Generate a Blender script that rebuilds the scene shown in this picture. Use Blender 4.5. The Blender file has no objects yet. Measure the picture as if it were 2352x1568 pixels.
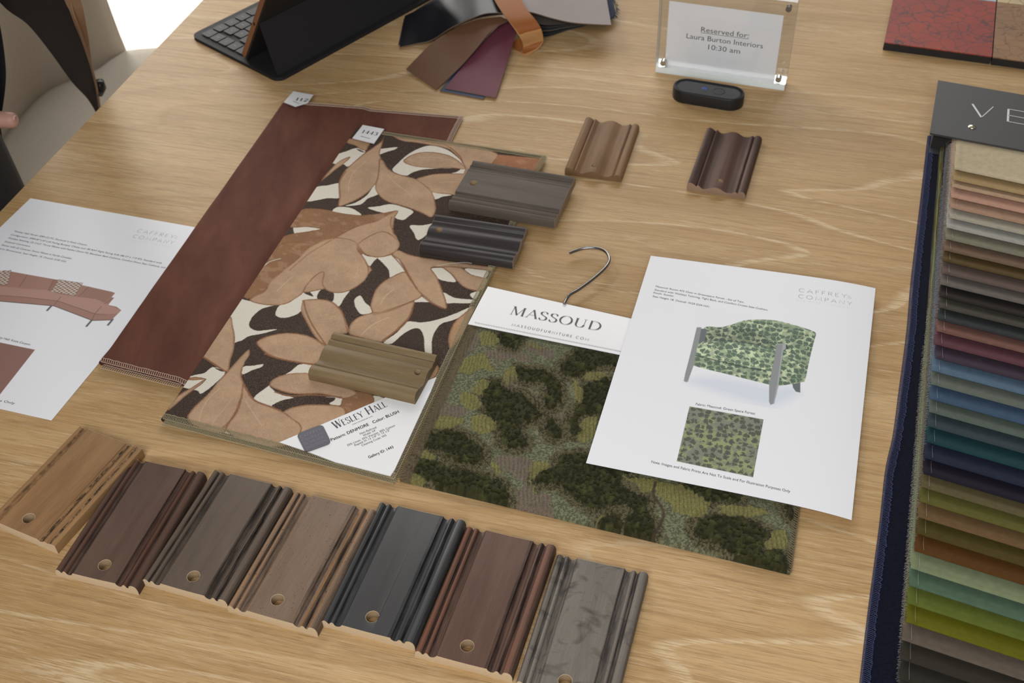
import bpy, bmesh, math, random
import numpy as np
from mathutils import Matrix, Vector
random.seed(4)
C = bpy.context.scene.collection
TZ = 0.75                      # height of the table top above the floor
# ---------------------------------------------------------------- camera
W_, H_, F_ = 2352, 1568, 2698.7
PITCH, ROLL, CH = 0.8067, -0.0386, 0.7567
_c, _s = math.cos(PITCH), math.sin(PITCH)
_rx = np.array([[1, 0, 0], [0, _c, -_s], [0, _s, _c]])
_c, _s = math.cos(ROLL), math.sin(ROLL)
R_ = _rx @ np.array([[_c, -_s, 0], [_s, _c, 0], [0, 0, 1]])
cam_d = bpy.data.cameras.new('camera')
cam = bpy.data.objects.new('camera', cam_d); C.objects.link(cam)
cam_d.sensor_width = 36; cam_d.lens = F_ / W_ * 36
cam_d.clip_start = 0.02; cam_d.clip_end = 60
M4 = Matrix([list(R_[0]) + [0], list(R_[1]) + [0], list(R_[2]) + [TZ + CH], [0, 0, 0, 1]])
cam.matrix_world = M4
cam_d.dof.use_dof = True; cam_d.dof.focus_distance = 0.98; cam_d.dof.aperture_fstop = 13
bpy.context.scene.camera = cam
# ---------------------------------------------------------------- light
sc = bpy.context.scene
sc.view_settings.view_transform = 'Standard'; sc.view_settings.look = 'None'
sc.view_settings.gamma = 1; sc.view_settings.exposure = 0.0
sc.view_settings.use_curve_mapping = False
wd = bpy.data.worlds.new('world'); sc.world = wd; wd.use_nodes = True
bg = wd.node_tree.nodes['Background']; bg.inputs[0].default_value = (1.0, 0.965, 0.92, 1); bg.inputs[1].default_value = 0.2
def area(name, loc, target, size, size_y, power, color):
    l = bpy.data.lights.new(name, 'AREA'); l.shape = 'RECTANGLE'; l.size = size; l.size_y = size_y
    l.energy = power; l.color = color
    o = bpy.data.objects.new(name, l); C.objects.link(o); o.location = loc
    o.rotation_euler = (Vector(target) - Vector(loc)).to_track_quat('-Z', 'Y').to_euler()
    return o
area('window_light', (-1.9, 3.35, 2.9), (0.05, 0.9, 0.75), 1.5, 1.3, 46, (1.0, 0.97, 0.93))
area('floor_window_light', (-2.3, 4.6, 1.3), (-0.9, 2.4, 0.2), 1.6, 1.2, 150, (1.0, 0.97, 0.92))
area('front_window_light', (-0.25, -0.85, 2.1), (0.25, 0.8, 0.75), 1.4, 1.1, 34, (0.97, 0.98, 1.0))
area('back_window_light', (0.5, 5.0, 3.1), (0.1, 1.1, 0.75), 3.0, 1.8, 78, (1.0, 0.98, 0.95))

# ---------------------------------------------------------------- helpers
def at(px, py, z=0.0):
    d = R_ @ np.array([(px - W_ / 2) / F_, -(py - H_ / 2) / F_, -1.0]); t = (z - CH) / d[2]
    return np.array([d[0] * t, d[1] * t, z + TZ])
def hitplane(px, py, P, n):
    d = R_ @ np.array([(px - W_ / 2) / F_, -(py - H_ / 2) / F_, -1.0]); o = np.array([0, 0, TZ + CH])
    t = ((P - o) @ n) / (d @ n); return o + d * t
def lin(c):
    if isinstance(c, str): c = tuple(int(c[i:i + 2], 16) for i in (0, 2, 4))
    r = []
    for v in c:
        v = v / 255.0
        r.append(v / 12.92 if v <= 0.04045 else ((v + 0.055) / 1.055) ** 2.4)
    return tuple(r)
def crop(s, ox, oy):
    return lambda pts: [(x / s + ox, y / s + oy) for x, y in pts]
def catmull(p, closed=True, n=4):
    p = np.array(p, float); N = len(p); out = []
    rng = range(N) if closed else range(N - 1)
    for i in rng:
        if closed: a, b, c, d = p[(i - 1) % N], p[i], p[(i + 1) % N], p[(i + 2) % N]
        else: a, b, c, d = p[max(i - 1, 0)], p[i], p[i + 1], p[min(i + 2, N - 1)]
        for k in range(n):
            t = k / n
            out.append(0.5 * ((2 * b) + (c - a) * t + (2 * a - 5 * b + 4 * c - d) * t * t + (3 * b - a - 3 * c + d) * t ** 3))
    if not closed: out.append(p[-1])
    return np.array(out)
_lat = {}
def vnoise(x, y, seed=0):
    """smooth value noise, numpy, range 0..1"""
    if seed not in _lat: _lat[seed] = np.random.RandomState(seed + 7).rand(256, 256)
    L = _lat[seed]; xi = np.floor(x).astype(int); yi = np.floor(y).astype(int); fx = x - xi; fy = y - yi
    fx = fx * fx * (3 - 2 * fx); fy = fy * fy * (3 - 2 * fy)
    a = L[xi % 256, yi % 256]; b = L[(xi + 1) % 256, yi % 256]; c = L[xi % 256, (yi + 1) % 256]; d = L[(xi + 1) % 256, (yi + 1) % 256]
    return (a * (1 - fx) + b * fx) * (1 - fy) + (c * (1 - fx) + d * fx) * fy
def fnoise(x, y, seed=0, o=3):
    v = 0; a = 0.5; t = 0
    for k in range(o): v = v + a * vnoise(x * 2 ** k, y * 2 ** k, seed + k); t += a; a *= 0.5
    return v / t
def polydist(P, X, Y):
    """signed distance, positive inside"""
    ins = np.zeros(X.shape, bool); best = np.full(X.shape, 1e9)
    N = len(P)
    for i in range(N):
        x0, y0 = P[i][0], P[i][1]; x1, y1 = P[(i + 1) % N][0], P[(i + 1) % N][1]
        dx, dy = x1 - x0, y1 - y0; L = dx * dx + dy * dy + 1e-18
        t = np.clip(((X - x0) * dx + (Y - y0) * dy) / L, 0, 1)
        best = np.minimum(best, (X - x0 - t * dx) ** 2 + (Y - y0 - t * dy) ** 2)
        if y0 != y1:
            c = ((y0 > Y) != (y1 > Y)) & (X < (x1 - x0) * (Y - y0) / (y1 - y0) + x0); ins ^= c
    d = np.sqrt(best); return np.where(ins, d, -d)
class Canvas:
    def __init__(s, X, Y, base):
        s.X, s.Y = X, Y; s.c = np.empty(X.shape + (3,)); s.c[:] = base; s.h = np.zeros(X.shape)
    def sub(s, P, pad=0.002):
        P = np.array(P); m = (s.X > P[:, 0].min() - pad) & (s.X < P[:, 0].max() + pad) & (s.Y > P[:, 1].min() - pad) & (s.Y < P[:, 1].max() + pad)
        return m
    def poly(s, P, col, smooth=True, aa=0.00022, border=None, bw=0.001, alpha=1.0, wob=0, mod=None):
        P = np.array([p[:2] for p in P])
        if smooth: P = catmull(P)
        m = s.sub(P, pad=0.002 + 3 * aa); x, y = s.X[m], s.Y[m]
        if x.size == 0: return
        if wob: x = x + wob * (vnoise(x * 700, y * 700, 3) - .5); y = y + wob * (vnoise(x * 700, y * 700, 5) - .5)
        d = polydist(P, x, y); a = np.clip(0.5 + d / (2 * aa), 0, 1)[:, None] * alpha
        cc = np.empty((x.size, 3)); cc[:] = col
        if mod is not None: cc = mod(cc, x, y, d)
        if border is not None:
            k = np.clip(1.3 - d / bw, 0, 1) * np.clip(0.35 + 1.2 * vnoise(x * 90, y * 90, 9), 0, 1)
            cc = cc * (1 - k[:, None]) + np.array(border) * k[:, None]
        s.c[m] = s.c[m] * (1 - a) + cc * a
    def line(s, P, col, w=0.0004, alpha=1.0, smooth=True, soft=None):
        P = np.array([p[:2] for p in P])
        if smooth and len(P) > 2: P = catmull(P, False)
        soft = soft or w
        m = s.sub(P, pad=w * 3); x, y = s.X[m], s.Y[m]
        if x.size == 0: return
        best = np.full(x.shape, 1e9)
        for i in range(len(P) - 1):
            dx, dy = P[i + 1] - P[i]; L = dx * dx + dy * dy + 1e-18
            t = np.clip(((x - P[i][0]) * dx + (y - P[i][1]) * dy) / L, 0, 1)
            best = np.minimum(best, (x - P[i][0] - t * dx) ** 2 + (y - P[i][1] - t * dy) ** 2)
        a = np.clip((w - np.sqrt(best)) / soft + .5, 0, 1)[:, None] * alpha
        s.c[m] = s.c[m] * (1 - a) + np.array(col) * a

class MB:
    def __init__(s): s.v = []; s.f = []; s.m = []
    def add(s, v, f, mi=0):
        o = len(s.v); s.v += [tuple(p) for p in v]; s.f += [tuple(i + o for i in q) for q in f]; s.m += [mi] * len(f)
    def box(s, c, sx, sy, sz, rz=0, mi=0, bev=0):
        ca, sa = math.cos(rz), math.sin(rz); v = []
        for z in (-sz / 2, sz / 2):
            for x, y in ((-sx / 2, -sy / 2), (sx / 2, -sy / 2), (sx / 2, sy / 2), (-sx / 2, sy / 2)):
                v.append((c[0] + x * ca - y * sa, c[1] + x * sa + y * ca, c[2] + z))
        s.add(v, [(3, 2, 1, 0), (4, 5, 6, 7), (0, 1, 5, 4), (1, 2, 6, 5), (2, 3, 7, 6), (3, 0, 4, 7)], mi)
    def tube(s, P, r, n=6, mi=0, caps=True):
        P = [np.array(p, float) for p in P]; N = len(P); v = []
        rr = r if hasattr(r, '__len__') else [r] * N
        up = np.array([0.013, 0.021, 1.0])
        for i in range(N):
            t = P[min(i + 1, N - 1)] - P[max(i - 1, 0)]; t /= (np.linalg.norm(t) + 1e-12)
            a = np.cross(t, up)
            if np.linalg.norm(a) < 1e-3: a = np.cross(t, [1, 0, 0])
            a /= np.linalg.norm(a); b = np.cross(t, a)
            for k in range(n):
                q = 2 * math.pi * k / n; v.append(P[i] + rr[i] * (a * math.cos(q) + b * math.sin(q)))
        f = [(i * n + k, i * n + (k + 1) % n, (i + 1) * n + (k + 1) % n, (i + 1) * n + k) for i in range(N - 1) for k in range(n)]
        if caps: f += [tuple(range(n))[::-1], tuple((N - 1) * n + k for k in range(n))]
        s.add(v, f, mi)
    def prism(s, P, z0, z1, mi=0, top=None, inset=0):
        n = len(P); v = [(p[0], p[1], z0) for p in P] + [(p[0], p[1], z1) for p in P]
        f = [(i, (i + 1) % n, n + (i + 1) % n, n + i) for i in range(n)]
        s.add(v, f, mi); s.add(v[n:], [tuple(range(n))], mi if top is None else top); s.add(v[:n], [tuple(range(n))[::-1]], mi)
    def grid(s, G, mi=0, flip=False):
        G = np.asarray(G); a, b = G.shape[:2]
        f = [(i * b + j, i * b + j + 1, (i + 1) * b + j + 1, (i + 1) * b + j) for i in range(a - 1) for j in range(b - 1)]
        if flip: f = [q[::-1] for q in f]
        s.add(G.reshape(-1, 3), f, mi)
    def build(s, name, mats, parent=None, smooth=False, origin=None, sharp=None):
        me = bpy.data.meshes.new(name); v = np.array(s.v, float)
        o = np.array(parent_origin(parent) if parent is not None else (origin if origin is not None else (0, 0, 0)), float)
        v = v - o
        me.from_pydata([tuple(p) for p in v], [], s.f); 
        if not isinstance(mats, (list, tuple)): mats = [mats]
        for m in mats: me.materials.append(m)
        me.polygons.foreach_set('material_index', s.m)
        if smooth: me.polygons.foreach_set('use_smooth', [True] * len(s.f))
        bm = bmesh.new(); bm.from_mesh(me); bmesh.ops.recalc_face_normals(bm, faces=bm.faces[:]) if len(s.f) < 60000 else None
        bm.to_mesh(me); bm.free(); me.update()
        if sharp: me.set_sharp_from_angle(angle=math.radians(sharp))
        ob = bpy.data.objects.new(name, me); C.objects.link(ob)
        if parent is not None: ob.parent = parent
        elif origin is not None: ob.location = origin
        return ob
def parent_origin(p):
    o = np.zeros(3)
    while p is not None: o += np.array(p.location); p = p.parent
    return o
def gridmesh(name, G, cols, mat, parent, origin=None, wrap=False):
    """dense grid with a colour attribute; G (a,b,3) world"""
    a, b = G.shape[:2]; o = parent_origin(parent)
    me = bpy.data.meshes.new(name); v = (G.reshape(-1, 3) - o).astype(np.float32)
    me.vertices.add(a * b); me.vertices.foreach_set('co', v.ravel())
    i = np.arange(a - 1)[:, None] * b + np.arange(b - 1)[None, :]
    q = np.stack([i, i + 1, i + b + 1, i + b], -1).reshape(-1, 4)
    n = len(q); me.loops.add(n * 4); me.loops.foreach_set('vertex_index', q.ravel().astype(np.int32))
    me.polygons.add(n); me.polygons.foreach_set('loop_start', np.arange(0, n * 4, 4, dtype=np.int32))
    try: me.polygons.foreach_set('loop_total', np.full(n, 4, dtype=np.int32))
    except Exception: pass
    me.polygons.foreach_set('use_smooth', np.ones(n, bool))
    me.update(calc_edges=True); me.validate()
    ca = me.color_attributes.new('Col', 'FLOAT_COLOR', 'POINT')
    cc = np.ones((a * b, 4), np.float32); cc[:, :3] = cols.reshape(-1, 3); ca.data.foreach_set('color', cc.ravel())
    me.materials.append(mat)
    ob = bpy.data.objects.new(name, me); C.objects.link(ob); ob.parent = parent
    return ob
def thing(name, label, cat, loc, group=None):
    o = bpy.data.objects.new(name, None); C.objects.link(o); o.empty_display_size = 0.02
    o.location = [float(q) for q in loc]; o['label'] = label; o['category'] = cat
    if group: o['group'] = group
    return o
def plabel(o, l): o['label'] = l; return o

# ---------------------------------------------------------------- materials
class Mat:
    def __init__(s, name, rough=0.6, spec=0.5, metal=0.0, color=None, sheen=0, coat=0):
        s.m = bpy.data.materials.new(name); s.m.use_nodes = True; s.t = s.m.node_tree; s.n = s.t.nodes
        s.b = s.n['Principled BSDF']; s.b.inputs['Roughness'].default_value = rough
        s.b.inputs['Specular IOR Level'].default_value = spec; s.b.inputs['Metallic'].default_value = metal
        if sheen:
            s.b.inputs['Sheen Weight'].default_value = sheen; s.b.inputs['Sheen Roughness'].default_value = 0.4
        if coat: s.b.inputs['Coat Weight'].default_value = coat; s.b.inputs['Coat Roughness'].default_value = 0.15
        if color is not None: s.b.inputs['Base Color'].default_value = (*lin(color), 1)
    def node(s, t, **k):
        n = s.n.new(t)
        for a, v in k.items(): setattr(n, a, v)
        return n
    def link(s, a, b): s.t.links.new(a, b)
    def coord(s, scale=(1, 1, 1), rot=(0, 0, 0), kind='Object', loc=(0, 0, 0)):
        tc = s.node('ShaderNodeTexCoord'); mp = s.node('ShaderNodeMapping')
        mp.inputs['Scale'].default_value = scale; mp.inputs['Rotation'].default_value = rot; mp.inputs['Location'].default_value = loc
        s.link(tc.outputs[kind], mp.inputs[0]); return mp.outputs[0]
    def noise(s, vec, scale, detail=2, rough=0.5, dist=0.0):
        n = s.node('ShaderNodeTexNoise'); n.inputs['Scale'].default_value = scale; n.inputs['Detail'].default_value = detail
        n.inputs['Roughness'].default_value = rough; n.inputs['Distortion'].default_value = dist
        if vec is not None: s.link(vec, n.inputs['Vector'])
        return n.outputs[0]
    def ramp(s, fac, stops, interp='LINEAR'):
        r = s.node('ShaderNodeValToRGB'); e = r.color_ramp; e.interpolation = interp
        while len(e.elements) < len(stops): e.elements.new(0.5)
        for el, (p, c) in zip(e.elements, stops):
            el.position = p; el.color = (*(lin(c) if not isinstance(c, float) else (c, c, c)), 1)
        s.link(fac, r.inputs[0]); return r.outputs[0]
    def mix(s, fac, a, b, mode='MIX'):
        n = s.node('ShaderNodeMix', data_type='RGBA', blend_type=mode)
        for sock, v in ((n.inputs[0], fac), (n.inputs[6], a), (n.inputs[7], b)):
            if isinstance(v, (int, float)): sock.default_value = v
            elif isinstance(v, str): sock.default_value = (*lin(v), 1)
            elif isinstance(v, tuple): sock.default_value = (*v[:3], 1)
            else: s.link(v, sock)
        return n.outputs[2]
    def math(s, op, a, b=0.0, c=None):
        n = s.node('ShaderNodeMath', operation=op)
        for i, v in enumerate((a, b) + ((c,) if c is not None else ())):
            if isinstance(v, (int, float)): n.inputs[i].default_value = v
            else: s.link(v, n.inputs[i])
        return n.outputs[0]
    def base(s, o): s.link(o, s.b.inputs['Base Color']); return s
    def bump(s, h, strength=0.3, dist=0.001):
        n = s.node('ShaderNodeBump'); n.inputs['Strength'].default_value = strength; n.inputs['Distance'].default_value = dist
        s.link(h, n.inputs['Height']); s.link(n.outputs[0], s.b.inputs['Normal']); return s
def plain(name, color, rough=0.6, bumpscale=None, bs=0.2, bd=0.0003, var=0.0, **k):
    m = Mat(name, rough=rough, color=color, **k)
    if bumpscale:
        v = m.coord(); m.bump(m.noise(v, bumpscale, 3), bs, bd)
    if var:
        v = m.coord(); nz = m.noise(v, 60, 4); c = lin(color)
        m.base(m.mix(nz, tuple(q * (1 - var) for q in c), tuple(min(1, q * (1 + var)) for q in c)))
    return m.m

# ================================================================= setting: floor
fm = Mat('pale_floor', rough=0.45)
v = fm.coord(); fm.base(fm.mix(fm.noise(v, 2.5, 4), 'e2d8c6', 'f0e8da')); fm.bump(fm.noise(v, 40, 3), 0.1)
mb = MB(); mb.box((0.5, 1.5, -0.02), 9, 9, 0.04)
fl = mb.build('floor', fm.m); fl['kind'] = 'structure'

wl = MB(); wl.box((-1.62, 1.1, 1.3), 0.1, 4.1, 2.6); w_ob = wl.build('light_blocker_left', plain('light_blocker_beige', '8d8274', .8)); w_ob['kind'] = 'structure'  # added unseen slab that keeps window light off the table's left side

# ================================================================= oak table
GR = math.radians(-16.2)
def oak_table_mat():
    m = Mat('limed_oak', rough=0.5, spec=0.3)
    vec = m.coord(rot=(0, 0, -GR))                       # x now runs along the grain
    def st(sx, sy, loc=(0, 0, 0)):
        mp = m.node('ShaderNodeMapping'); mp.inputs['Scale'].default_value = (sx, sy, 1); mp.inputs['Location'].default_value = loc
        m.link(vec, mp.inputs[0]); return mp.outputs[0]
    big = m.noise(st(0.75, 4.2, (3.1, 1.7, 0)), 1.0, 2, 0.4, 0.15)
    rings = m.math('FRACT', m.math('MULTIPLY', big, 17.0))
    ringtone = m.ramp(rings, [(0.0, 0.0), (0.55, 0.35), (0.9, 1.0), (1.0, 0.0)])
    streak = m.noise(st(7, 330), 1.0, 5, 0.65, 0.05)
    fine = m.noise(st(44, 2300), 1.0, 3, 0.6)
    fine2 = m.noise(st(34, 1700, (7, 3, 0)), 1.0, 4, 0.65)
    tone = m.noise(st(1.2, 9, (5, 2, 0)), 1.0, 3)
    base = m.mix(m.ramp(tone, [(0.3, 0.0), (0.7, 1.0)]), 'ad8c5d', 'cba97a')
    base = m.mix(m.math('MULTIPLY', ringtone, 0.34), base, '99733f')
    base = m.mix(m.math('MULTIPLY', m.ramp(streak, [(0.36, 1.0), (0.52, 0.0)]), 0.42), base, '8c693e')
    base = m.mix(m.math('MULTIPLY', m.ramp(fine2, [(0.38, 1.0), (0.45, 0.0)]), 0.5), base, '7c5c36')
    # pale limed pores: short crisp dashes, gathered in bands and along the ring lines
    por = m.ramp(fine, [(0.56, 0.0), (0.61, 1.0)])
    gather = m.ramp(m.noise(st(3, 42, (1, 4, 0)), 1.0, 4, .6), [(0.40, 0.12), (0.68, 1.0)])
    line = m.ramp(rings, [(0.88, 0.0), (0.94, 1.0), (0.98, 1.0), (1.0, 0.0)])
    brk = m.ramp(m.noise(st(40, 800, (8, 2, 0)), 1.0, 4, .65), [(0.44, 0.0), (0.52, 1.0)])
    sel = m.ramp(m.noise(st(1.1, 3.2, (2.2, 6.1, 0)), 1.0, 1), [(0.42, 0.0), (0.56, 1.0)])
    pl = m.math('MULTIPLY', m.math('MULTIPLY', line, brk), sel)
    k = m.math('MAXIMUM', m.math('MULTIPLY', m.math('MULTIPLY', por, gather), 0.55), m.math('MULTIPLY', pl, 0.5))
    base = m.mix(k, base, 'e4d0ae')
    m.base(base)
    m.bump(m.math('SUBTRACT', m.math('MULTIPLY', streak, 0.5), m.math('MULTIPLY', por, 0.4)), 0.12, 0.0004)
    return m.m
OAK = oak_table_mat()
E0, E1 = at(0, 483), at(464, 0)
ed = (E1 - E0)[:2]; ed /= np.linalg.norm(ed); inn = np.array([ed[1], -ed[0]])
def edgep(a, b): return E0[:2] + ed * a + inn * b
P = [edgep(-1.15, 0), edgep(-1.15, 2.0), edgep(1.35, 2.0), edgep(1.35, 0)]
tb = thing('table', 'large limed oak table under all the swatches and moulding samples', 'table', (*edgep(0.1, 1.0), 0))
mb = MB(); n = 4
rim = 0.0015
top = [edgep(-1.15 + rim, rim), edgep(-1.15 + rim, 2 - rim), edgep(1.35 - rim, 2 - rim), edgep(1.35 - rim, rim)]
vv = [(*p, TZ - 0.035) for p in P] + [(*p, TZ - rim) for p in P] + [(*p, TZ) for p in top]
ff = [(0, 1, 2, 3)] + [(i, (i + 1) % 4, 4 + (i + 1) % 4, 4 + i) for i in range(4)] + [(4 + i, 4 + (i + 1) % 4, 8 + (i + 1) % 4, 8 + i) for i in range(4)] + [(8, 9, 10, 11)]
mb.add(vv, ff); mb.build('tabletop', OAK, tb)
for a, b in ((-1.0, 0.18), (-1.0, 1.82), (1.2, 0.18), (1.2, 1.82)):
    mb = MB(); q = edgep(a, b); mb.box((q[0], q[1], (TZ - 0.035) / 2), 0.07, 0.07, TZ - 0.035, math.atan2(ed[1], ed[0])); mb.build('leg', OAK, tb)

# ================================================================= writing
INK = plain('print_ink', '4c4b50', 0.7); INK_L = plain('light_print_ink', '8b8b92', 0.7); INK_F = plain('faint_print_ink', 'cfcfd4', 0.7)
def bfont_mesh(text, spacing=1.0, shear=0.0):
    cu = bpy.data.curves.new('t', 'FONT'); cu.body = text; cu.space_character = spacing; cu.resolution_u = 3; cu.shear = shear
    ob = bpy.data.objects.new('t', cu); C.objects.link(ob)
    bpy.context.view_layer.update()
    me = bpy.data.meshes.new_from_object(ob.evaluated_get(bpy.context.evaluated_depsgraph_get()))
    v = np.array([tuple(x.co) for x in me.vertices]) if len(me.vertices) else np.zeros((0, 3)); f = [tuple(p.vertices) for p in me.polygons]
    bpy.data.objects.remove(ob); bpy.data.curves.remove(cu); bpy.data.meshes.remove(me)
    return v[:, :2], f
def ribbon(P, w0, w1=None, calli=None):
    """flat stroke of the given width; calli=(thin,thick) varies width with direction"""
    P = np.array(P, float); n = len(P); v = []; f = []
    for i in range(n):
        t = P[min(i + 1, n - 1)] - P[max(i - 1, 0)]; t = t / (np.linalg.norm(t) + 1e-12); nn = np.array([-t[1], t[0]])
        w = w0 if calli is None else calli[0] + (calli[1] - calli[0]) * abs(t[1]) ** 2.2
        v += [P[i] + nn * w / 2, P[i] - nn * w / 2]
    for i in range(n - 1): f.append((2 * i, 2 * i + 1, 2 * i + 3, 2 * i + 2))
    return v, f
def arc(cx, cy, rx, ry, a0, a1, n=18):
    return [(cx + rx * math.cos(math.radians(a0 + (a1 - a0) * k / n)), cy + ry * math.sin(math.radians(a0 + (a1 - a0) * k / n))) for k in range(n + 1)]
# glyphs: (advance, strokes); stroke = (weight, pts); weight T thick, t thin, c calligraphic, s serif
G = {
 'M': (1.0, [('t', [(.12, 0), (.15, 1)]), ('T', [(.17, 1), (.5, .02)]), ('t', [(.5, .02), (.84, 1)]), ('T', [(.85, 1), (.87, 0)]), ('s', [(.03, .01), (.21, .01)]), ('s', [(.77, .01), (.98, .01)]), ('s', [(.04, .99), (.2, .99)]), ('s', [(.82, .99), (.97, .99)])]),
 'A': (.82, [('t', [(.1, 0), (.42, 1)]), ('T', [(.42, 1), (.76, 0)]), ('t', [(.21, .35), (.62, .35)]), ('s', [(.01, .01), (.2, .01)]), ('s', [(.65, .01), (.86, .01)])]),
 'S': (.62, [('c', catmull([(.5, .82), (.42, .96), (.28, 1), (.12, .92), (.09, .74), (.2, .6), (.38, .48), (.52, .34), (.5, .12), (.34, 0), (.16, .02), (.06, .18)], False, 5)), ('s', [(.5, .76), (.5, .95)]), ('s', [(.06, .05), (.06, .24)])]),
 'O': (.92, [('c', arc(.45, .5, .39, .5, 0, 360, 32))]),
 'U': (.9, [('T', [(.17, 1), (.17, .3)]), ('c', arc(.44, .31, .27, .31, 180, 360, 16)), ('t', [(.72, .3), (.72, 1)]), ('s', [(.05, .99), (.29, .99)]), ('s', [(.62, .99), (.83, .99)])]),
 'D': (.9, [('T', [(.17, 0), (.17, 1)]), ('c', [(.1, .99), (.4, .99)] + arc(.4, .5, .42, .49, 90, -90, 20) + [(.1, .01)]), ]),
 'W': (1.15, [('T', [(.1, 1), (.34, 0)]), ('t', [(.34, 0), (.58, .95)]), ('T', [(.54, 1), (.78, 0)]), ('t', [(.78, 0), (1.02, 1)]), ('s', [(.0, .99), (.2, .99)]), ('s', [(.93, .99), (1.12, .99)])]),
 'E': (.64, [('T', [(.15, 0), (.15, 1)]), ('t', [(.08, .98), (.54, .98)]), ('t', [(.15, .52), (.46, .52)]), ('t', [(.08, .02), (.56, .02)])]),
 'L': (.62, [('T', [(.15, 0), (.15, 1)]), ('t', [(.06, .02), (.54, .02)]), ('s', [(.05, .99), (.27, .99)]), ('t', [(.54, .02), (.57, .16)])]),
 'Y': (.8, [('T', [(.08, 1), (.4, .46)]), ('t', [(.4, .46), (.72, 1)]), ('T', [(.4, .48), (.4, 0)]), ('s', [(.0, .99), (.18, .99)]), ('s', [(.62, .99), (.8, .99)])]),
 'H': (.95, [('T', [(.18, 0), (.18, 1)]), ('T', [(.76, 0), (.76, 1)]), ('t', [(.18, .5), (.76, .5)]), ('s', [(.07, .01), (.3, .01)]), ('s', [(.64, .01), (.88, .01)]), ('s', [(.07, .99), (.3, .99)]), ('s', [(.64, .99), (.88, .99)])]),
 '1': (.5, [('T', [(.25, 0), (.25, 1)]), ('s', [(.1, .01), (.42, .01)]), ('t', [(.25, 1), (.1, .86)])]),
 '2': (.6, [('c', catmull([(.1, .8), (.2, .97), (.34, 1), (.48, .88), (.48, .7), (.34, .42), (.12, .06)], False, 5)), ('T', [(.1, .04), (.54, .04)])]),
 '3': (.6, [('c', catmull([(.1, .85), (.25, 1), (.42, .93), (.46, .75), (.36, .58), (.24, .54)], False, 5)), ('c', catmull([(.24, .54), (.44, .46), (.5, .26), (.4, .05), (.22, 0), (.08, .12)], False, 5))]),
 '4': (.64, [('T', [(.42, 0), (.42, 1)]), ('t', [(.42, 1), (.05, .3)]), ('t', [(.05, .3), (.58, .3)]), ('s', [(.3, .01), (.54, .01)])]),
 ' ': (.45, []),
}
# monoline thin caps for logos
def g1(*s): return list(s)
T1 = {
 'C': (.9, [arc(.48, .5, .42, .5, 48, 312, 22)]), 'A': (.86, [[(.02, 0), (.43, 1), (.84, 0)], [(.18, .36), (.68, .36)]]),
 'F': (.6, [[(.1, 0), (.1, 1), (.56, 1)], [(.1, .52), (.48, .52)]]), 'R': (.72, [[(.1, 0), (.1, 1), (.38, 1)] + arc(.38, .74, .24, .26, 90, -90, 10) + [(.1, .48)], [(.36, .48), (.66, 0)]]),
 'E': (.66, [[(.58, 1), (.1, 1), (.1, 0), (.58, 0)], [(.1, .52), (.5, .52)]]), 'Y': (.76, [[(.02, 1), (.38, .46), (.74, 1)], [(.38, .46), (.38, 0)]]),
 'O': (1.04, [arc(.5, .5, .45, .5, 0, 360, 30)]), 'M': (1.06, [[(.08, 0), (.16, 1), (.52, .12), (.88, 1), (.96, 0)]]),
 'P': (.7, [[(.1, 0), (.1, 1), (.38, 1)] + arc(.38, .73, .25, .27, 90, -90, 10) + [(.1, .46)]]), 'N': (.92, [[(.1, 0), (.1, 1), (.8, 0), (.8, 1)]]),
 'V': (.9, [[(.02, 1), (.42, 0), (.82, 1)]]), 'D': (.92, [[(.1, 0), (.1, 1), (.36, 1)] + arc(.36, .5, .46, .5, 90, -90, 16) + [(.1, 0)]]),
 'S': (.62, [catmull([(.5, .85), (.3, 1), (.1, .84), (.16, .6), (.42, .44), (.5, .2), (.3, 0), (.06, .16)], False, 4)]), 'I': (.26, [[(.12, 0), (.12, 1)]]),
 'G': (.98, [arc(.5, .5, .44, .5, 45, 330, 22) + [(.9, .45), (.58, .45)]]), 'H': (.86, [[(.1, 0), (.1, 1)], [(.74, 0), (.74, 1)], [(.1, .5), (.74, .5)]]), 'W': (1.2, [[(.02, 1), (.3, 0), (.58, .9), (.86, 0), (1.14, 1)]]),
 'U': (.84, [[(.1, 1), (.1, .3)] + arc(.4, .3, .3, .3, 180, 360, 12) + [(.7, 1)]]), 'T': (.7, [[(.02, 1), (.66, 1)], [(.34, 1), (.34, 0)]]), '.': (.28, [[(.1, .0), (.1, .09)]]),
 '&': (.8, [catmull([(.7, 0), (.2, .68), (.24, .94), (.42, .96), (.46, .76), (.14, .42), (.1, .14), (.3, 0), (.56, .1), (.68, .42)], False, 4)]), ' ': (.5, []),
}
def serif_mesh(text, T=.15, t=.035, gap=.06):
    x = 0; V = []; Fc = []
    for ch in text:
        adv, st = G[ch]
        for k, P in st:
            w = {'T': T, 't': t, 's': t, 'c': 0}[k]
            v, f = ribbon(P, w, calli=(t, T) if k == 'c' else None); o = len(V)
            V += [(p[0] + x, p[1]) for p in v]; Fc += [tuple(i + o for i in q) for q in f]
        x += adv + gap
    return np.array(V), Fc
def thin_mesh(text, w=.05, gap=.3):
    x = 0; V = []; Fc = []
    for ch in text:
        adv, st = T1[ch]
        for P in st:
            v, f = ribbon(P, w); o = len(V); V += [(p[0] + x, p[1]) for p in v]; Fc += [tuple(i + o for i in q) for q in f]
        x += adv + gap
    return np.array(V), Fc
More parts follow.
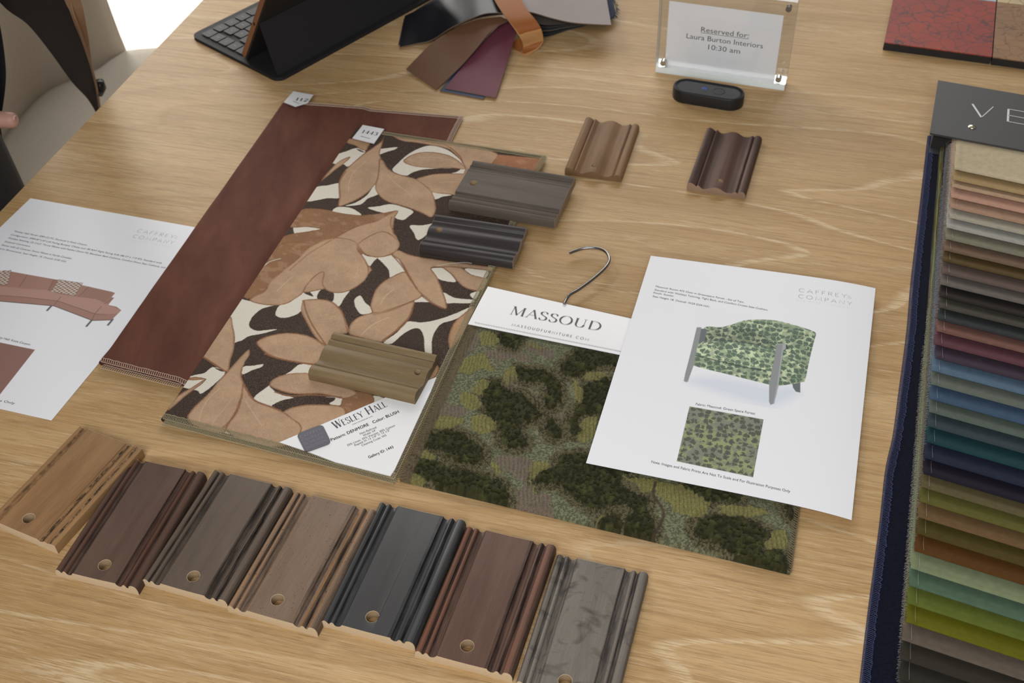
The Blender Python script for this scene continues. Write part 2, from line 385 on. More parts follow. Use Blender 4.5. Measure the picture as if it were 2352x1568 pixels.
def lay(V, A, B, zfun, eps=0.00015, hs=1.0):
    """lay 2D text between world points A and B (baseline), heights scaled with width * hs"""
    x0, x1 = V[:, 0].min(), V[:, 0].max(); d = np.array(B[:2]) - np.array(A[:2]); L = np.linalg.norm(d); u = d / L; n = np.array([-u[1], u[0]]); s = L / (x1 - x0)
    P = np.array(A[:2]) + np.outer((V[:, 0] - x0) * s, u) + np.outer(V[:, 1] * s * hs, n)
    return np.column_stack([P, [zfun(p[0], p[1]) + eps for p in P]])
def capheight(V, A, B, mm):
    x0, x1 = V[:, 0].min(), V[:, 0].max(); L = np.linalg.norm(np.array(B[:2]) - np.array(A[:2])); return mm / ((L / (x1 - x0)) * V[:, 1].max())
def slab(mb, Gd, th, mi=0, side=None):
    a, b = Gd.shape[:2]; side = mi if side is None else side
    mb.grid(Gd, mi); B = Gd.copy(); B[..., 2] -= th; mb.grid(B, side, flip=True)
    for line in ([(i, 0) for i in range(a)], [(i, b - 1) for i in range(a)], [(0, j) for j in range(b)], [(a - 1, j) for j in range(b)]):
        L = np.array([[Gd[i, j] for i, j in line], [B[i, j] for i, j in line]]); mb.grid(L, side)

# ================================================================= moulding samples
def smooth_profile(parts):
    out = []
    for p in parts:
        q = catmull(p, False, 4) if len(p) > 2 else np.array(p, float)
        out += [tuple(x) for x in q]
    r = [out[0]]
    for x in out[1:]:
        if math.hypot(x[0] - r[-1][0], x[1] - r[-1][1]) > 0.02: r.append(x)
    return r
PROF_ROW = [[(0, 0), (0, 5.2)], [(0, 5.2), (1.0, 7.6), (3.0, 8.8), (5.0, 8.0), (5.8, 6.9)], [(5.8, 6.9), (6.8, 7.2), (8.0, 8.4), (9.3, 8.7), (10.4, 8.0), (11, 6.9)], [(11, 6.9), (12.5, 6.4), (14.8, 7.0), (16.4, 8.2)], [(16.4, 8.2), (16.8, 8.9)], [(16.8, 8.9), (35, 8.7), (54.5, 9.0)],
            [(54.5, 9.0), (55, 7.8)], [(55, 7.8), (57, 6.9), (59, 7.3), (60.4, 8.6)], [(60.4, 8.6), (61.8, 9.2), (63.1, 8.4), (63.6, 7.4)], [(63.6, 7.4), (65, 7.2), (65.6, 8.2)], [(65.6, 8.2), (67, 9.8), (69.4, 10.4), (71.8, 9.2), (73, 6.8)], [(73, 6.8), (73, 0)]]
PROF_EDGE = [[(0, 0), (0, 6)], [(0, 6), (1.5, 8.2), (3.6, 8.8), (5.6, 8.0)], [(5.6, 8.0), (6.4, 7.2), (8.5, 7.5), (10.5, 8.6)], [(10.5, 8.6), (11, 9.3)], [(11, 9.3), (32, 9.1), (54, 9.5)], [(54, 9.5), (54.5, 8.6)], [(54.5, 8.6), (56.5, 8.0), (59, 8.8)], [(59, 8.8), (61, 9.8), (63.5, 9.8)], [(63.5, 9.8), (64, 9.0)], [(64, 9.0), (65.5, 9.2), (66, 10.2)], [(66, 10.2), (71.4, 10.4)], [(71.4, 10.4), (72.3, 10.0), (72.6, 9.0)], [(72.6, 9.0), (72.6, 0)]]
PROF_HUMP = [[(0, 0), (0, 5.5)], [(0, 5.5), (.6, 8.2), (3.0, 9.8), (6.0, 9.0), (8.6, 7.2), (9.6, 6.2)], [(9.6, 6.2), (10.3, 7.2), (11.6, 8.0), (13.0, 7.0), (15.6, 4.8), (17.4, 4.4)], [(17.4, 4.4), (20, 5.0), (24, 7.0), (29, 8.6), (34, 8.0), (38.5, 5.6), (41.5, 4.4), (44, 4.6)], [(44, 4.6), (47, 5.0), (49.2, 6.6), (50.6, 7.2), (51.8, 6.4), (52.3, 5.6)], [(52.3, 5.6), (53.2, 6.8), (55.5, 8.6), (58.6, 8.2), (60.4, 6.0), (61, 4.0)], [(61, 4.0), (61, 0)]]
PROF_WIDE = [[(0, 0), (0, 7.5)], [(0, 7.5), (.9, 9.4), (3.0, 10.2), (5.4, 9.6), (6.8, 8.4)], [(6.8, 8.4), (7.4, 8.0)], [(7.4, 8.0), (9, 9.0), (11, 9.4), (12.6, 8.6), (13.2, 7.8)], [(13.2, 7.8), (15, 7.6), (17.6, 8.4), (18.8, 9.4)], [(18.8, 9.4), (19.2, 10.2)], [(19.2, 10.2), (40, 10.0), (58, 10.4)], [(58, 10.4), (58.4, 9.3)], [(58.4, 9.3), (61, 8.7), (63.6, 9.6)], [(63.6, 9.6), (65, 10.4), (66.6, 9.4), (67, 8.6)], [(67, 8.6), (68.6, 9.4), (71, 10.4), (73.8, 10.0), (75.5, 7.5)], [(75.5, 7.5), (75.5, 0)]]
PROF_CROWN = [[(0, 0), (0, 5)], [(0, 5), (.8, 8.0), (3.4, 10.2), (7.0, 10.4), (10.2, 9.0), (11.4, 7.6)], [(11.4, 7.6), (12.2, 7.2)], [(12.2, 7.2), (13.4, 8.0), (14.6, 7.6), (15.2, 6.8)], [(15.2, 6.8), (18, 5.4), (22, 5.6), (27, 8.2), (31.5, 9.2), (36.5, 8.2), (39.5, 6.8)], [(39.5, 6.8), (41.0, 7.4), (43, 8.4), (45, 8.2), (46.2, 7.0)], [(46.2, 7.0), (47.2, 8.4), (49.8, 10.0), (52.8, 9.6), (54.6, 7.4), (55, 5)], [(55, 5), (55, 0)]]
def wood_mat(name, base, dark, light, w, glaze=(), gcol='20150f', rough=0.62, flecks=0, stain=0, axis='y', gn=0.5, edge=None, gsc=(260, 22)):
    m = Mat(name, rough=rough, spec=0.28)
    vec = m.coord()
    def st(sx, sy, loc=(0, 0, 0)):
        mp = m.node('ShaderNodeMapping'); mp.inputs['Scale'].default_value = (sx, sy, sx); mp.inputs['Location'].default_value = loc; m.link(vec, mp.inputs[0]); return mp.outputs[0]
    seed = sum(ord(c) for c in name) % 17
    tone = m.noise(st(45, 6, (seed, 0, 0)), 1.0, 3, 0.55, 0.4); fine = m.noise(st(1500, 45), 1.0, 3, 0.6)
    c = m.mix(m.ramp(tone, [(0.32, 0.0), (0.7, 1.0)]), dark, base)
    c = m.mix(m.math('MULTIPLY', m.ramp(fine, [(0.5, 0.0), (0.75, 1.0)]), 0.35), c, light)
    c = m.mix(m.math('MULTIPLY', m.ramp(fine, [(0.28, 1.0), (0.45, 0.0)]), 0.4), c, dark)
    if glaze:
        sp = m.node('ShaderNodeSeparateXYZ'); m.link(vec, sp.inputs[0])
        x = m.math('DIVIDE', sp.outputs[0], w / 1000.0)
        stops = [(0.0, 0.0)]
        for a, b, k in glaze: stops += [(a - .006, 0.0), (a, float(k)), (b, float(k)), (b + .006, 0.0)]
        g = m.ramp(x, sorted([(max(0, min(1, p)), v) for p, v in stops])[:31])
        nz = m.ramp(m.noise(st(*gsc, (seed, 3, 0)), 1.0, 4, .7), [(0.38, float(gn) * .4), (0.62, 1.0)])
        c = m.mix(m.math('MULTIPLY', g, nz), c, gcol)
    if edge:
        sp2 = m.node('ShaderNodeSeparateXYZ'); m.link(vec, sp2.inputs[0])
        x = m.math('DIVIDE', sp2.outputs[0], w / 1000.0); stops = [(0.0, 0.0)]
        for a, b, k in edge[1]: stops += [(a - .008, 0.0), (a, float(k)), (b, float(k)), (b + .008, 0.0)]
        g = m.ramp(x, sorted([(max(0, min(1, p)), v) for p, v in stops])[:31])
        c = m.mix(m.math('MULTIPLY', g, m.ramp(m.noise(st(300, 18), 1.0, 3), [(0.35, .3), (.6, 1.0)])), c, edge[0])
    if flecks:
        sp = m.ramp(m.noise(st(700, 450, (2, 1, 0)), 1.0, 2, .6), [(0.66, 0.0), (0.71, 1.0)])
        c = m.mix(m.math('MULTIPLY', sp, flecks), c, '1e1710')
    if stain:
        sp = m.ramp(m.noise(st(40, 60, (5, 9, 0)), 1.0, 3, .6, .6), [(0.56, 0.0), (0.72, 1.0)])
        c = m.mix(m.math('MULTIPLY', sp, stain), c, '35312d')
    m.base(c); m.bump(fine, 0.12, 0.0002); return m.m
RAW = Mat('raw_wood_end', rough=0.8); v = RAW.coord(); RAW.base(RAW.mix(RAW.noise(v, 900, 3), 'b49a78', 'd3bd9c')); RAW.bump(RAW.noise(v, 1500, 3), 0.4, 0.0003); RAW = RAW.m
RAWG = Mat('grey_end_grain', rough=0.8); v = RAWG.coord(); RAWG.base(RAWG.mix(RAWG.noise(v, 900, 3), '7c6a56', '9b8873')); RAWG = RAWG.m
HOLE = plain('drilled_wood', '998262', .85, bumpscale=1200, bs=.4)
def moulding(prof, w, L, FL, FR, BLt, z0, mat, label, hole, zt, holeR=4.9, rows='moulding', end=None, group=None, length=None, flip=False, endraw=None):
    """FL, FR: front base corners in world; BLt: back left top corner in world"""
    FL, FR = np.array(FL), np.array(FR); u = (FR - FL)[:2]; wid = np.linalg.norm(u); u /= wid; n = np.array([-u[1], u[0]])
    if length is None: length = (np.array(BLt)[:2] - FL[:2]) @ n
    P = smooth_profile(prof); k = wid / (P[-1][0] / 1000.0); n_p = len(P)
    zmax = 9.0; pts = [(p[0] / 1000.0 * k, (zmax + (p[1] - zmax) * (1.55 if 3.9 < p[1] < zmax and prof in (PROF_ROW, PROF_EDGE, PROF_WIDE) else 1.0)) / 1000.0) for p in P]
    ny = 2; V = []; Fc = []; mi = []
    for y in (0.0, length): V += [(x, y, z) for x, z in pts]
    for i in range(n_p - 1): Fc.append((i, i + 1, n_p + i + 1, n_p + i)); mi.append(0)
    Fc.append((n_p - 1, 0, n_p, 2 * n_p - 1)); mi.append(1)
    Fc.append(tuple(range(n_p))[::-1]); mi.append(1); Fc.append(tuple(n_p + i for i in range(n_p))); mi.append(1)
    me = bpy.data.meshes.new('moulding_sample'); me.from_pydata(V, [], Fc)
    for q in (mat, endraw or RAW, HOLE): me.materials.append(q)
    me.polygons.foreach_set('material_index', mi)
    bm = bmesh.new(); bm.from_mesh(me); bmesh.ops.recalc_face_normals(bm, faces=bm.faces[:]); bm.to_mesh(me); bm.free()
    ob = bpy.data.objects.new('moulding_sample', me); C.objects.link(ob)
    ob.location = (FL[0], FL[1], TZ + z0); ob.rotation_euler = (0, 0, math.atan2(u[1], u[0]))
    # drilled hanging hole
    hp = np.array(hole)[:2] - FL[:2]; hx, hy = hp @ u, hp @ n
    cm = bpy.data.meshes.new('c'); bm = bmesh.new()
    bmesh.ops.create_cone(bm, cap_ends=True, segments=28, radius1=holeR / 1000, radius2=holeR / 1000, depth=0.04, matrix=Matrix.Translation((hx, hy, 0.005)))
    for f in bm.faces: f.material_index = 2
    bm.to_mesh(cm); bm.free(); cm.materials.append(mat); cm.materials.append(endraw or RAW); cm.materials.append(HOLE)
    co = bpy.data.objects.new('c', cm); C.objects.link(co); co.location = ob.location; co.rotation_euler = ob.rotation_euler
    md = ob.modifiers.new('b', 'BOOLEAN'); md.object = co; md.operation = 'DIFFERENCE'; md.solver = 'EXACT'
    bpy.context.view_layer.update()
    new = bpy.data.meshes.new_from_object(ob.evaluated_get(bpy.context.evaluated_depsgraph_get()))
    ob.modifiers.clear(); ob.data = new; new.name = 'moulding_sample'; bpy.data.objects.remove(co); bpy.data.meshes.remove(cm)
    bm = bmesh.new(); bm.from_mesh(new)
    es = [e for e in bm.edges if len(e.link_faces) == 2 and {f.material_index for f in e.link_faces} in ({0, 1}, {0, 2})]
    bmesh.ops.bevel(bm, geom=es, offset=0.00025, segments=2, affect='EDGES', profile=0.6, material=1); bm.to_mesh(new); bm.free()
    new.polygons.foreach_set('use_smooth', [True] * len(new.polygons)); new.set_sharp_from_angle(angle=math.radians(28))
    ob['label'] = label; ob['category'] = 'wood moulding sample'
    if group: ob['group'] = group
    return ob
T = .0095; T2 = .0085
gl = [(.0, .012, .5), (.075, .1, .9), (.148, .2, .8), (.222, .235, .8), (.735, .80, .85), (.86, .9, 1), (.985, 1., .6)]
gA = [(.07, .1, .6), (.145, .155, .5), (.735, .79, 1), (.87, .905, 1), (.985, 1, .3)]
A_m = wood_mat('honey_oak', 'a07c52', '866443', 'b5926a', 72.6, gA, '241a12', gn=0.0, gsc=(420, 170))
B_m = wood_mat('espresso_brown', '604b3f', '4d3a30', '705848', 73, gl, '21130f', edge=('5d3826', [(.02, .06, .5), (.11, .14, .6), (.76, .79, .6), (.83, .855, .7), (.92, .96, .4)]))
C_m = wood_mat('grey_brown', '695a4e', '564a40', '796859', 73, gl, '1d1612', flecks=.22)
D_m = wood_mat('distressed_taupe', '877160', '715d4c', '9b8470', 73, gl, '241a12', flecks=.9, edge=('a87b4c', [(.02, .06, .45), (.1, .13, .6), (.225, .235, 1), (.83, .86, 1), (.92, .955, .6)]))
E_m = wood_mat('black_paint', '4a4a4a', '424141', '52514f', 73, gl, '141416', rough=.5)
F_m = wood_mat('walnut_brown', '6a5143', '594237', '7c604f', 73, gl, '1f1411', edge=('7d4c3a', [(.01, .06, .7), (.11, .14, .6), (.92, .97, .6)]))
G_m = wood_mat('weathered_grey', '7a736a', '645d55', '8e857a', 73, gl, '26221f', stain=.8, flecks=.5)
H_m = wood_mat('tan_stain', '8a6b4c', '70543a', '9f8060', 61, [(.15, .17, .7), (.84, .865, .7)], '3a2817')
I_m = wood_mat('dark_walnut', '5e463b', '43302a', '765a4a', 61, [(.15, .17, .7), (.27, .3, .4), (.84, .865, .7)], '251712')
J_m = wood_mat('driftwood_grey', '63594e', '51483f', '756a5e', 75.5, [(.09, .1, .7), (.17, .19, .8), (.25, .26, .6), (.77, .79, .6), (.885, .9, .6)], '2c2620')
K_m = wood_mat('ebony_stain', '3c3736', '302b2a', '4a4442', 55, [(.21, .225, .8), (.28, .29, .6), (.72, .73, .5), (.83, .85, .7)], '171414', rough=.45)
L_m = wood_mat('olive_tan', '85704f', '6d5b3f', '9b8766', 55, [(.21, .225, .7), (.28, .29, .6), (.72, .73, .6), (.83, .85, .7)], '3b2f1e')
row = [
 (PROF_EDGE, (-20, 1206), (134, 1272), (155, 967), (66, 1190), A_m, 'honey oak moulding sample with black-flecked grooves, leftmost of the bottom row'),
 (PROF_ROW, (130, 1322), (320, 1367), (296, 1050), (240, 1296), B_m, 'espresso brown moulding sample with reddish beads, second in the bottom row'),
 (PROF_ROW, (330, 1343), (525, 1398), (487, 1076), (444, 1322), C_m, 'plain dark grey-brown moulding sample between espresso and gold-edged ones'),
 (PROF_ROW, (524, 1404), (731, 1463), (673, 1125), (637, 1376), D_m, 'distressed taupe moulding sample with dark flecks and golden rubbed beads'),
 (PROF_ROW, (739, 1438), (954, 1495), (873, 1151), (855, 1415), E_m, 'black painted moulding sample in the bottom row'),
 (PROF_ROW, (953, 1508), (1177, 1567), (1075, 1207), (1073, 1482), F_m, 'walnut brown moulding sample right of the black painted one'),
]
grp = 'moulding samples set out on the oak table'
for pr, fl_, fr_, bl_, ho, m_, lab in row:
    moulding(pr, 73, .115, at(*fl_), at(*fr_), at(*bl_, .0088), 0, m_, lab, at(*ho, .009), T, group=grp)
# the grey one runs out of the frame at the bottom
gb0, gb1 = at(1278, 1270, .0088), at(1493, 1318, .0088); gu = (gb1 - gb0)[:2]; gu /= np.linalg.norm(gu); gn_ = np.array([-gu[1], gu[0]])
gf0 = np.array([*(gb0[:2] - gn_ * .1135), TZ]); gf1 = np.array([*(gf0[:2] + gu * .0725), TZ])
moulding(PROF_ROW, 73, .1135, gf0, gf1, gb0, 0, G_m, 'weathered grey moulding sample with dark knots, rightmost of the bottom row', at(1298, 1562, .009), T, group=grp)
moulding(PROF_HUMP, 61, .1, at(1297, 401), at(1427, 419), at(1353, 269, T), 0, H_m, 'small tan moulding sample with a raised centre on bare table', at(1365, 381, .0075), T, holeR=2.9, group=grp, endraw=wood_mat('tan_end', '7d6244', '6a5138', '8e7354', 61))
moulding(PROF_HUMP, 61, .1, at(1577, 436), at(1711, 458), at(1636, 294, T), 0, I_m, 'small dark walnut moulding sample with a raised centre, near the black device', at(1654, 417, .0075), T, holeR=2.9, group=grp, endraw=wood_mat('pinkish_end', '9a8068', '87705b', 'b09a82', 61))
ZL = .0069
def side_moulding(prof, NL, NR, FLt, z0, mat, label, hole, holeR, raw=None):
    """a sample whose grooves run left to right: its profile starts at the near edge"""
    NL, NR = np.array(NL), np.array(NR); d = (NR - NL)[:2]; L = np.linalg.norm(d); d /= L; n = np.array([-d[1], d[0]])
    wid = (np.array(FLt)[:2] - NL[:2]) @ n
    # local x must run from the near edge to the far edge, local y along the grooves (towards left)
    FL = np.array([*NR[:2], 0]); FR = np.array([*(NR[:2] + n * wid), 0])
    return moulding(prof, 0, L, FL, FR, None, z0, mat, label, hole, T, holeR=holeR, length=L, group=grp, endraw=raw)
side_moulding(PROF_WIDE, at(1032, 482, ZL), at(1274, 525, ZL), at(1087, 367, ZL + .0095), ZL, J_m, 'driftwood grey-brown moulding sample lying on the top right of the leaf fabric', at(1088, 421, ZL + .0095), 4.3, RAWG)
side_moulding(PROF_CROWN, at(963, 584, ZL), at(1178, 618, ZL), at(1009, 490, ZL + .0095), ZL, K_m, 'ebony stained moulding sample lying on the leaf fabric below the driftwood grey one', at(1009, 527, ZL + .009), 3.3, RAWG)
side_moulding(PROF_CROWN, at(710, 872, ZL), at(954, 929, ZL), at(764, 758, ZL + .0095), ZL, L_m, 'olive tan moulding sample lying on the leaf fabric beside its white label', at(960, 853, ZL + .009), 3.3, wood_mat('olive_end', '7b6a50', '6a5b44', '8d7c60', 55))

# ================================================================= stitched edges
def edge_path(a, b, n): return [np.array(a) * (1 - k / n) + np.array(b) * k / n for k in range(n + 1)]
def resample(P, step):
    P = np.array(P); s = np.r_[0, np.cumsum(np.linalg.norm(np.diff(P, axis=0), axis=1))]; n = max(2, int(s[-1] / step)); t = np.linspace(0, s[-1], n)
    return np.column_stack([np.interp(t, s, P[:, i]) for i in range(3)])
def overlock(mb, path, inward, w, step=.0013, r=.00028, slant=.5, th=.0018, jit=.15, chain=True, mi=0, rag=0.0):
    Q = resample(path, step); inward = np.array([inward[0], inward[1], 0.0]); inward /= np.linalg.norm(inward); rnd = random.Random(int(abs(Q[0][0]) * 1e5))
    tops = []
    for i, p in enumerate(Q):
        t = Q[min(i + 1, len(Q) - 1)] - Q[max(i - 1, 0)]; t /= np.linalg.norm(t)
        j = lambda: (rnd.random() - .5) * jit * step
        ww = w * (1 + (rnd.random() - .5) * jit) + rag * (rnd.random() - .5)
        a = p + inward * ww + t * (slant * step + j()) + [0, 0, .0003]; b = p + inward * ww * .5 + t * (slant * step * .5) + [0, 0, .0006]
        c = p - inward * .0004 + [0, 0, .0001] + t * j(); d = p + inward * .0006 + [0, 0, -th]
        for q_ in (a, b, c, d): q_[2] = max(q_[2], TZ + r + .0001)
        mb.tube([a, b, c, d], r, 4, mi, caps=False); tops.append((a, c))
    if chain:
        z = []
        for a, c in tops: z += [a + inward * .0004, a - inward * .0003 + [0, 0, .0002]]
        mb.tube(z, r * .9, 4, mi, caps=False); z = []
        for a, c in tops: z += [c + [0, 0, .0002], c - inward * .0005]
        mb.tube(z, r * .9, 4, mi, caps=False)
def thread_mat(name, a, b): 
    m = Mat(name, rough=0.8); v = m.coord(); m.base(m.mix(m.noise(v, 1200, 2), a, b)); return m.m

# ================================================================= rust brown velvet sample (under the leaf fabric)
def quad(c, s, t):  # c = TL, TR, BR, BL
    c = [np.array(q) for q in c]; s = s[..., None]; t = t[..., None]
    return (c[0] * (1 - s) + c[1] * s) * (1 - t) + (c[3] * (1 - s) + c[2] * s) * t
ZV = .0055
vTL, vTR, vBL = at(655, 232, ZV), at(1063, 268, .003), at(233, 832, ZV)
dv = np.array([math.cos(math.radians(-21)), math.sin(math.radians(-21)), 0]); vBR = vBL + dv * .213; vBR[2] = TZ + .003
lTL, lTR, lBR, lBL = at(820, 293, ZL), at(1253, 358, ZL - .001), at(905, 1098, ZL - .001), at(375, 960, ZL)
def side_of(a, b, x, y): return ((b[0] - a[0]) * (y - a[1]) - (b[1] - a[1]) * (x - a[0])) / math.hypot(b[0] - a[0], b[1] - a[1])
def sstep(e0, e1, x): t = np.clip((x - e0) / (e1 - e0), 0, 1); return t * t * (3 - 2 * t)
def folded(name, parent, corners, nu, nv, ztop, zbot, nfold, mat, colfun=None, backcol=(.1, .1, .1)):
    s = np.linspace(1, 0, nu); tt = np.linspace(0, 1, nv)
    S, Tt = np.meshgrid(s, tt); P = quad(corners, S, Tt); P[..., 2] = ztop(P[..., 0], P[..., 1], S, Tt)
    e = P[:, -1]; eb = quad(corners, np.zeros((nv, 1)), tt[:, None])[:, 0].copy(); eb[:, 2] = zbot(eb[:, 0], eb[:, 1], np.zeros(nv), tt)
    u = np.array(corners[0]) - np.array(corners[1]); u[2] = 0; u /= np.linalg.norm(u)
    F = []
    for k in range(1, nfold):
        a = math.pi * k / nfold; mid = (e[:, 2] + eb[:, 2]) / 2; r = (e[:, 2] - eb[:, 2]) / 2
        q = e.copy(); q += u * (r * math.sin(a))[:, None]; q[:, 2] = mid + r * math.cos(a); F.append(q)
    sb = np.linspace(0, 1, 14); Sb, Tb = np.meshgrid(sb, tt); B = quad(corners, Sb, Tb); B[..., 2] = zbot(B[..., 0], B[..., 1], Sb, Tb)
    G_ = np.concatenate([P, np.stack(F, 1), B], 1)
    cols = np.empty(G_.shape); cols[:] = backcol
    if colfun is not None:
        cc = colfun(P[..., 0], P[..., 1]); cols[:, :nu] = cc; cols[:, nu:nu + nfold - 1] = cc[:, -1:]
    return gridmesh(name, G_, cols, mat, parent), G_
vm = Mat('rust_velvet', rough=0.85, spec=0.15, sheen=0.35)
vm.b.inputs['Sheen Tint'].default_value = (*lin('8a5a48'), 1)
v = vm.coord(); n1 = vm.noise(vm.coord(scale=(1, .35, 1), rot=(0, 0, -1.25)), 30, 5, .65, .3)
vm.base(vm.mix(vm.ramp(n1, [(0.3, 0.0), (0.72, 1.0)]), '54322a', '6e4638')); vm.bump(vm.noise(v, 2600, 2), .35, .0004)
vel = thing('velvet_fabric_sample', 'folded rust brown velvet sample tucked under the leaf print fabric', 'fabric sample', vBL - [0, 0, ZV])
def vz(x, y, s, t):
    d = side_of(lBL, lTL, x, y)   # positive = left of the leaf fabric's fold
    up = sstep(-.004, .010, d) * (1 - sstep(0.0, 1, np.clip((y - 1.14) / .06, 0, 1)) * 0) 
    base = .0022 + (ZV - .0022) * up
    near_top = sstep(1.155, 1.17, y + .30 * (x + .17))
    base = np.where(near_top > 0, np.maximum(base, 0.0022 + .0012 * near_top * np.clip(1 - s * .6, 0, 1)), base)
    wr = .0011 * (fnoise(x * 28 + y * 6, y * 9, 21) - .5) * up
    lip = .0014 * sstep(.95, 1, t) * up
    return TZ + base + wr + lip
def vzb(x, y, s, t): return TZ + .0006 + .0006 * sstep(.9, 1, t)
vo, VG = folded('velvet_cloth', vel, (vTL, vTR, vBR, vBL), 110, 260, vz, vzb, 8, vm.m)
th1 = thread_mat('beige_pink_thread', 'b39a85', 'cdb7a2')
mb = MB()
nu = 110
topedge = VG[0, :nu]; botedge = VG[-1, :nu]; rightedge = VG[:, 0]; blow = VG[-1, nu + 7:]
m_in = (vBL - vTL)[:2]
overlock(mb, topedge, m_in, .004, th=.001, step=.0017)
bl = botedge[(np.array([side_of(lBL, lTL, p[0], p[1]) for p in botedge]) > -.004)]
plabel(mb.build('overlock_stitching', th1, vel), 'stitched far edge'); mb = MB()
overlock(mb, bl, -m_in, .0042, step=.0021, r=.00032, th=.0012)
bq = blow[(np.array([side_of(lBL, lTL, p[0], p[1]) for p in blow]) > -.006)]
overlock(mb, bq - np.array([m_in[0], m_in[1], 0]) * -.006, -m_in, .004, step=.0021, r=.00032, th=.0004)
plabel(mb.build('overlock_stitching', th1, vel), 'stitched near edges of both layers'); mb = MB()
overlock(mb, rightedge[:40], (vTL - vTR)[:2], .0042, step=.0017, th=.001)
mb.build('overlock_stitching', th1, vel)

# ================================================================= leaf print fabric
CREAM, DARK = lin('dcd5c6'), lin('382924'); TAN, TAN2, BRN, EDG = lin('b39376'), lin('a98564'), lin('8c6547'), lin('865a3d')
def leaf_colours(X, Y):
    cv = Canvas(X, Y, DARK)
    a1, a2, a3 = crop(4.612, 600, 280), crop(3.92, 560, 560), crop(4.021, 370, 720)
    def w(cr, pts): return [at(x, y, ZL) for x, y in cr(pts)]
    # pale ground shapes
    for cr, pts in [
        (a1, [(580, 690), (700, 670), (830, 648), (850, 720), (830, 800), (700, 806), (485, 840), (520, 760)]),
        (a1, [(800, 350), (900, 310), (1010, 275), (1100, 300), (1060, 370), (925, 468), (870, 445), (760, 435)]),
        (a1, [(1240, 290), (1340, 272), (1440, 262), (1410, 288), (1330, 312), (1245, 340)]),
        (a1, [(1770, 243), (1900, 260), (2010, 310), (2130, 420), (2170, 500), (2150, 545), (2040, 540), (1900, 500), (1740, 495), (1640, 520), (1550, 562), (1450, 545), (1388, 503), (1440, 440), (1540, 350), (1650, 285)]),
        (a1, [(890, 885), (1000, 850), (1120, 770), (1205, 660), (1250, 700), (1235, 762), (1130, 805), (1050, 870)]),
        (a1, [(755, 935), (810, 898), (930, 903), (1010, 938), (1055, 985), (900, 990), (780, 975)]),
        (a1, [(1128, 905), (1240, 888), (1370, 865), (1500, 895), (1610, 940), (1565, 990), (1500, 1032), (1420, 1010), (1380, 960), (1280, 955)]),
        (a1, [(1815, 735), (1920, 745), (2015, 766), (1920, 785), (1838, 812)]),
        (a1, [(1575, 1090), (1700, 1088), (1845, 1068), (1790, 1150), (1665, 1245), (1615, 1165)]),
        (a1, [(350, 1108), (480, 1108), (625, 1130), (500, 1165), (380, 1200), (345, 1160)]),
        (a2, [(1040, 0), (1045, 60), (1110, 105), (1200, 115), (1170, 150), (1125, 200), (1085, 140), (1020, 50)]),
        (a2, [(1205, 110), (1340, 85), (1410, 160), (1450, 250), (1380, 265), (1318, 300), (1305, 230), (1255, 170)]),
        (a2, [(715, 250), (705, 330), (715, 395), (665, 490), (615, 465), (560, 385), (590, 330), (650, 270)]),
        (a2, [(515, 430), (600, 462), (660, 495), (540, 510), (515, 600), (430, 650), (340, 662), (288, 640), (290, 600), (325, 550), (430, 500)]),
        (a2, [(-300, 430), (0, 500), (130, 525), (300, 540), (180, 575), (110, 620), (60, 680), (48, 740), (110, 778), (200, 772), (298, 765), (200, 795), (120, 812), (40, 830), (-60, 880), (-300, 900)]),
        (a2, [(790, 440), (860, 425), (950, 412), (905, 480), (855, 558), (810, 530), (775, 505)]),
        (a2, [(1000, 490), (1048, 460), (1090, 520), (1135, 560), (1165, 605), (1060, 628), (1010, 570), (996, 525)]),
        (a2, [(1680, 215), (1800, 212), (1860, 262), (1905, 335), (1760, 312), (1715, 255)]),
        (a2, [(1795, 430), (1900, 478), (2065, 495), (2040, 524), (1900, 524), (1815, 522)]),
        (a2, [(1535, 515), (1560, 480), (1600, 460), (1690, 512), (1600, 516)]),
        (a2, [(1470, 695), (1600, 700), (1740, 675), (1900, 620), (2050, 555), (2040, 595), (1900, 672), (1780, 710), (1715, 790), (1690, 880), (1690, 980), (1632, 970), (1622, 840), (1590, 765), (1530, 755), (1440, 800), (1330, 890), (1260, 880), (1380, 790)]),
        (a2, [(1990, 215), (2190, 232), (2170, 300), (2080, 285)]), (a2, [(2040, 440), (2120, 418), (2085, 485), (2050, 470)]),
        (a2, [(505, 1080), (640, 1085), (610, 1160), (450, 1168), (300, 1205), (235, 1262), (250, 1300), (340, 1355), (450, 1378), (350, 1402), (250, 1458), (150, 1425), (90, 1382), (200, 1290), (330, 1200), (430, 1135)]),
        (a2, [(735, 1372), (880, 1380), (865, 1445), (770, 1432), (820, 1392)]), (a2, [(1150, 1360), (1270, 1390), (1150, 1440)]),
        (a3, [(760, 488), (850, 478), (942, 464), (920, 492), (840, 520), (750, 558)]),
        (a3, [(230, 605), (300, 568), (400, 545), (480, 492), (590, 538), (500, 640), (372, 735), (330, 706), (190, 672)]),
        (a3, [(635, 1000), (655, 1105), (560, 1085), (585, 1040)])]:
        cv.poly(w(cr, pts), CREAM, wob=.0004)
    for cr, pts in [(a1, [(1548, 565), (1640, 515), (1780, 492), (1960, 483), (2105, 488), (2060, 525), (1960, 540), (1800, 548), (1690, 580), (1640, 610), (1590, 590)]),
                    (a2, [(245, 1462), (350, 1402), (500, 1382), (700, 1374), (825, 1380), (760, 1428), (600, 1432), (450, 1452), (360, 1510)]),
                    (a2, [(530, 430), (560, 375), (590, 420), (625, 470)]), (a2, [(660, 490), (700, 405), (805, 430), (790, 520)]), (a3, [(495, 500), (545, 510), (590, 530), (550, 530)]), (a1, [(1010, 285), (1040, 290), (1100, 320), (1050, 312)]), ]:
        cv.poly(w(cr, pts), DARK, wob=.0004)
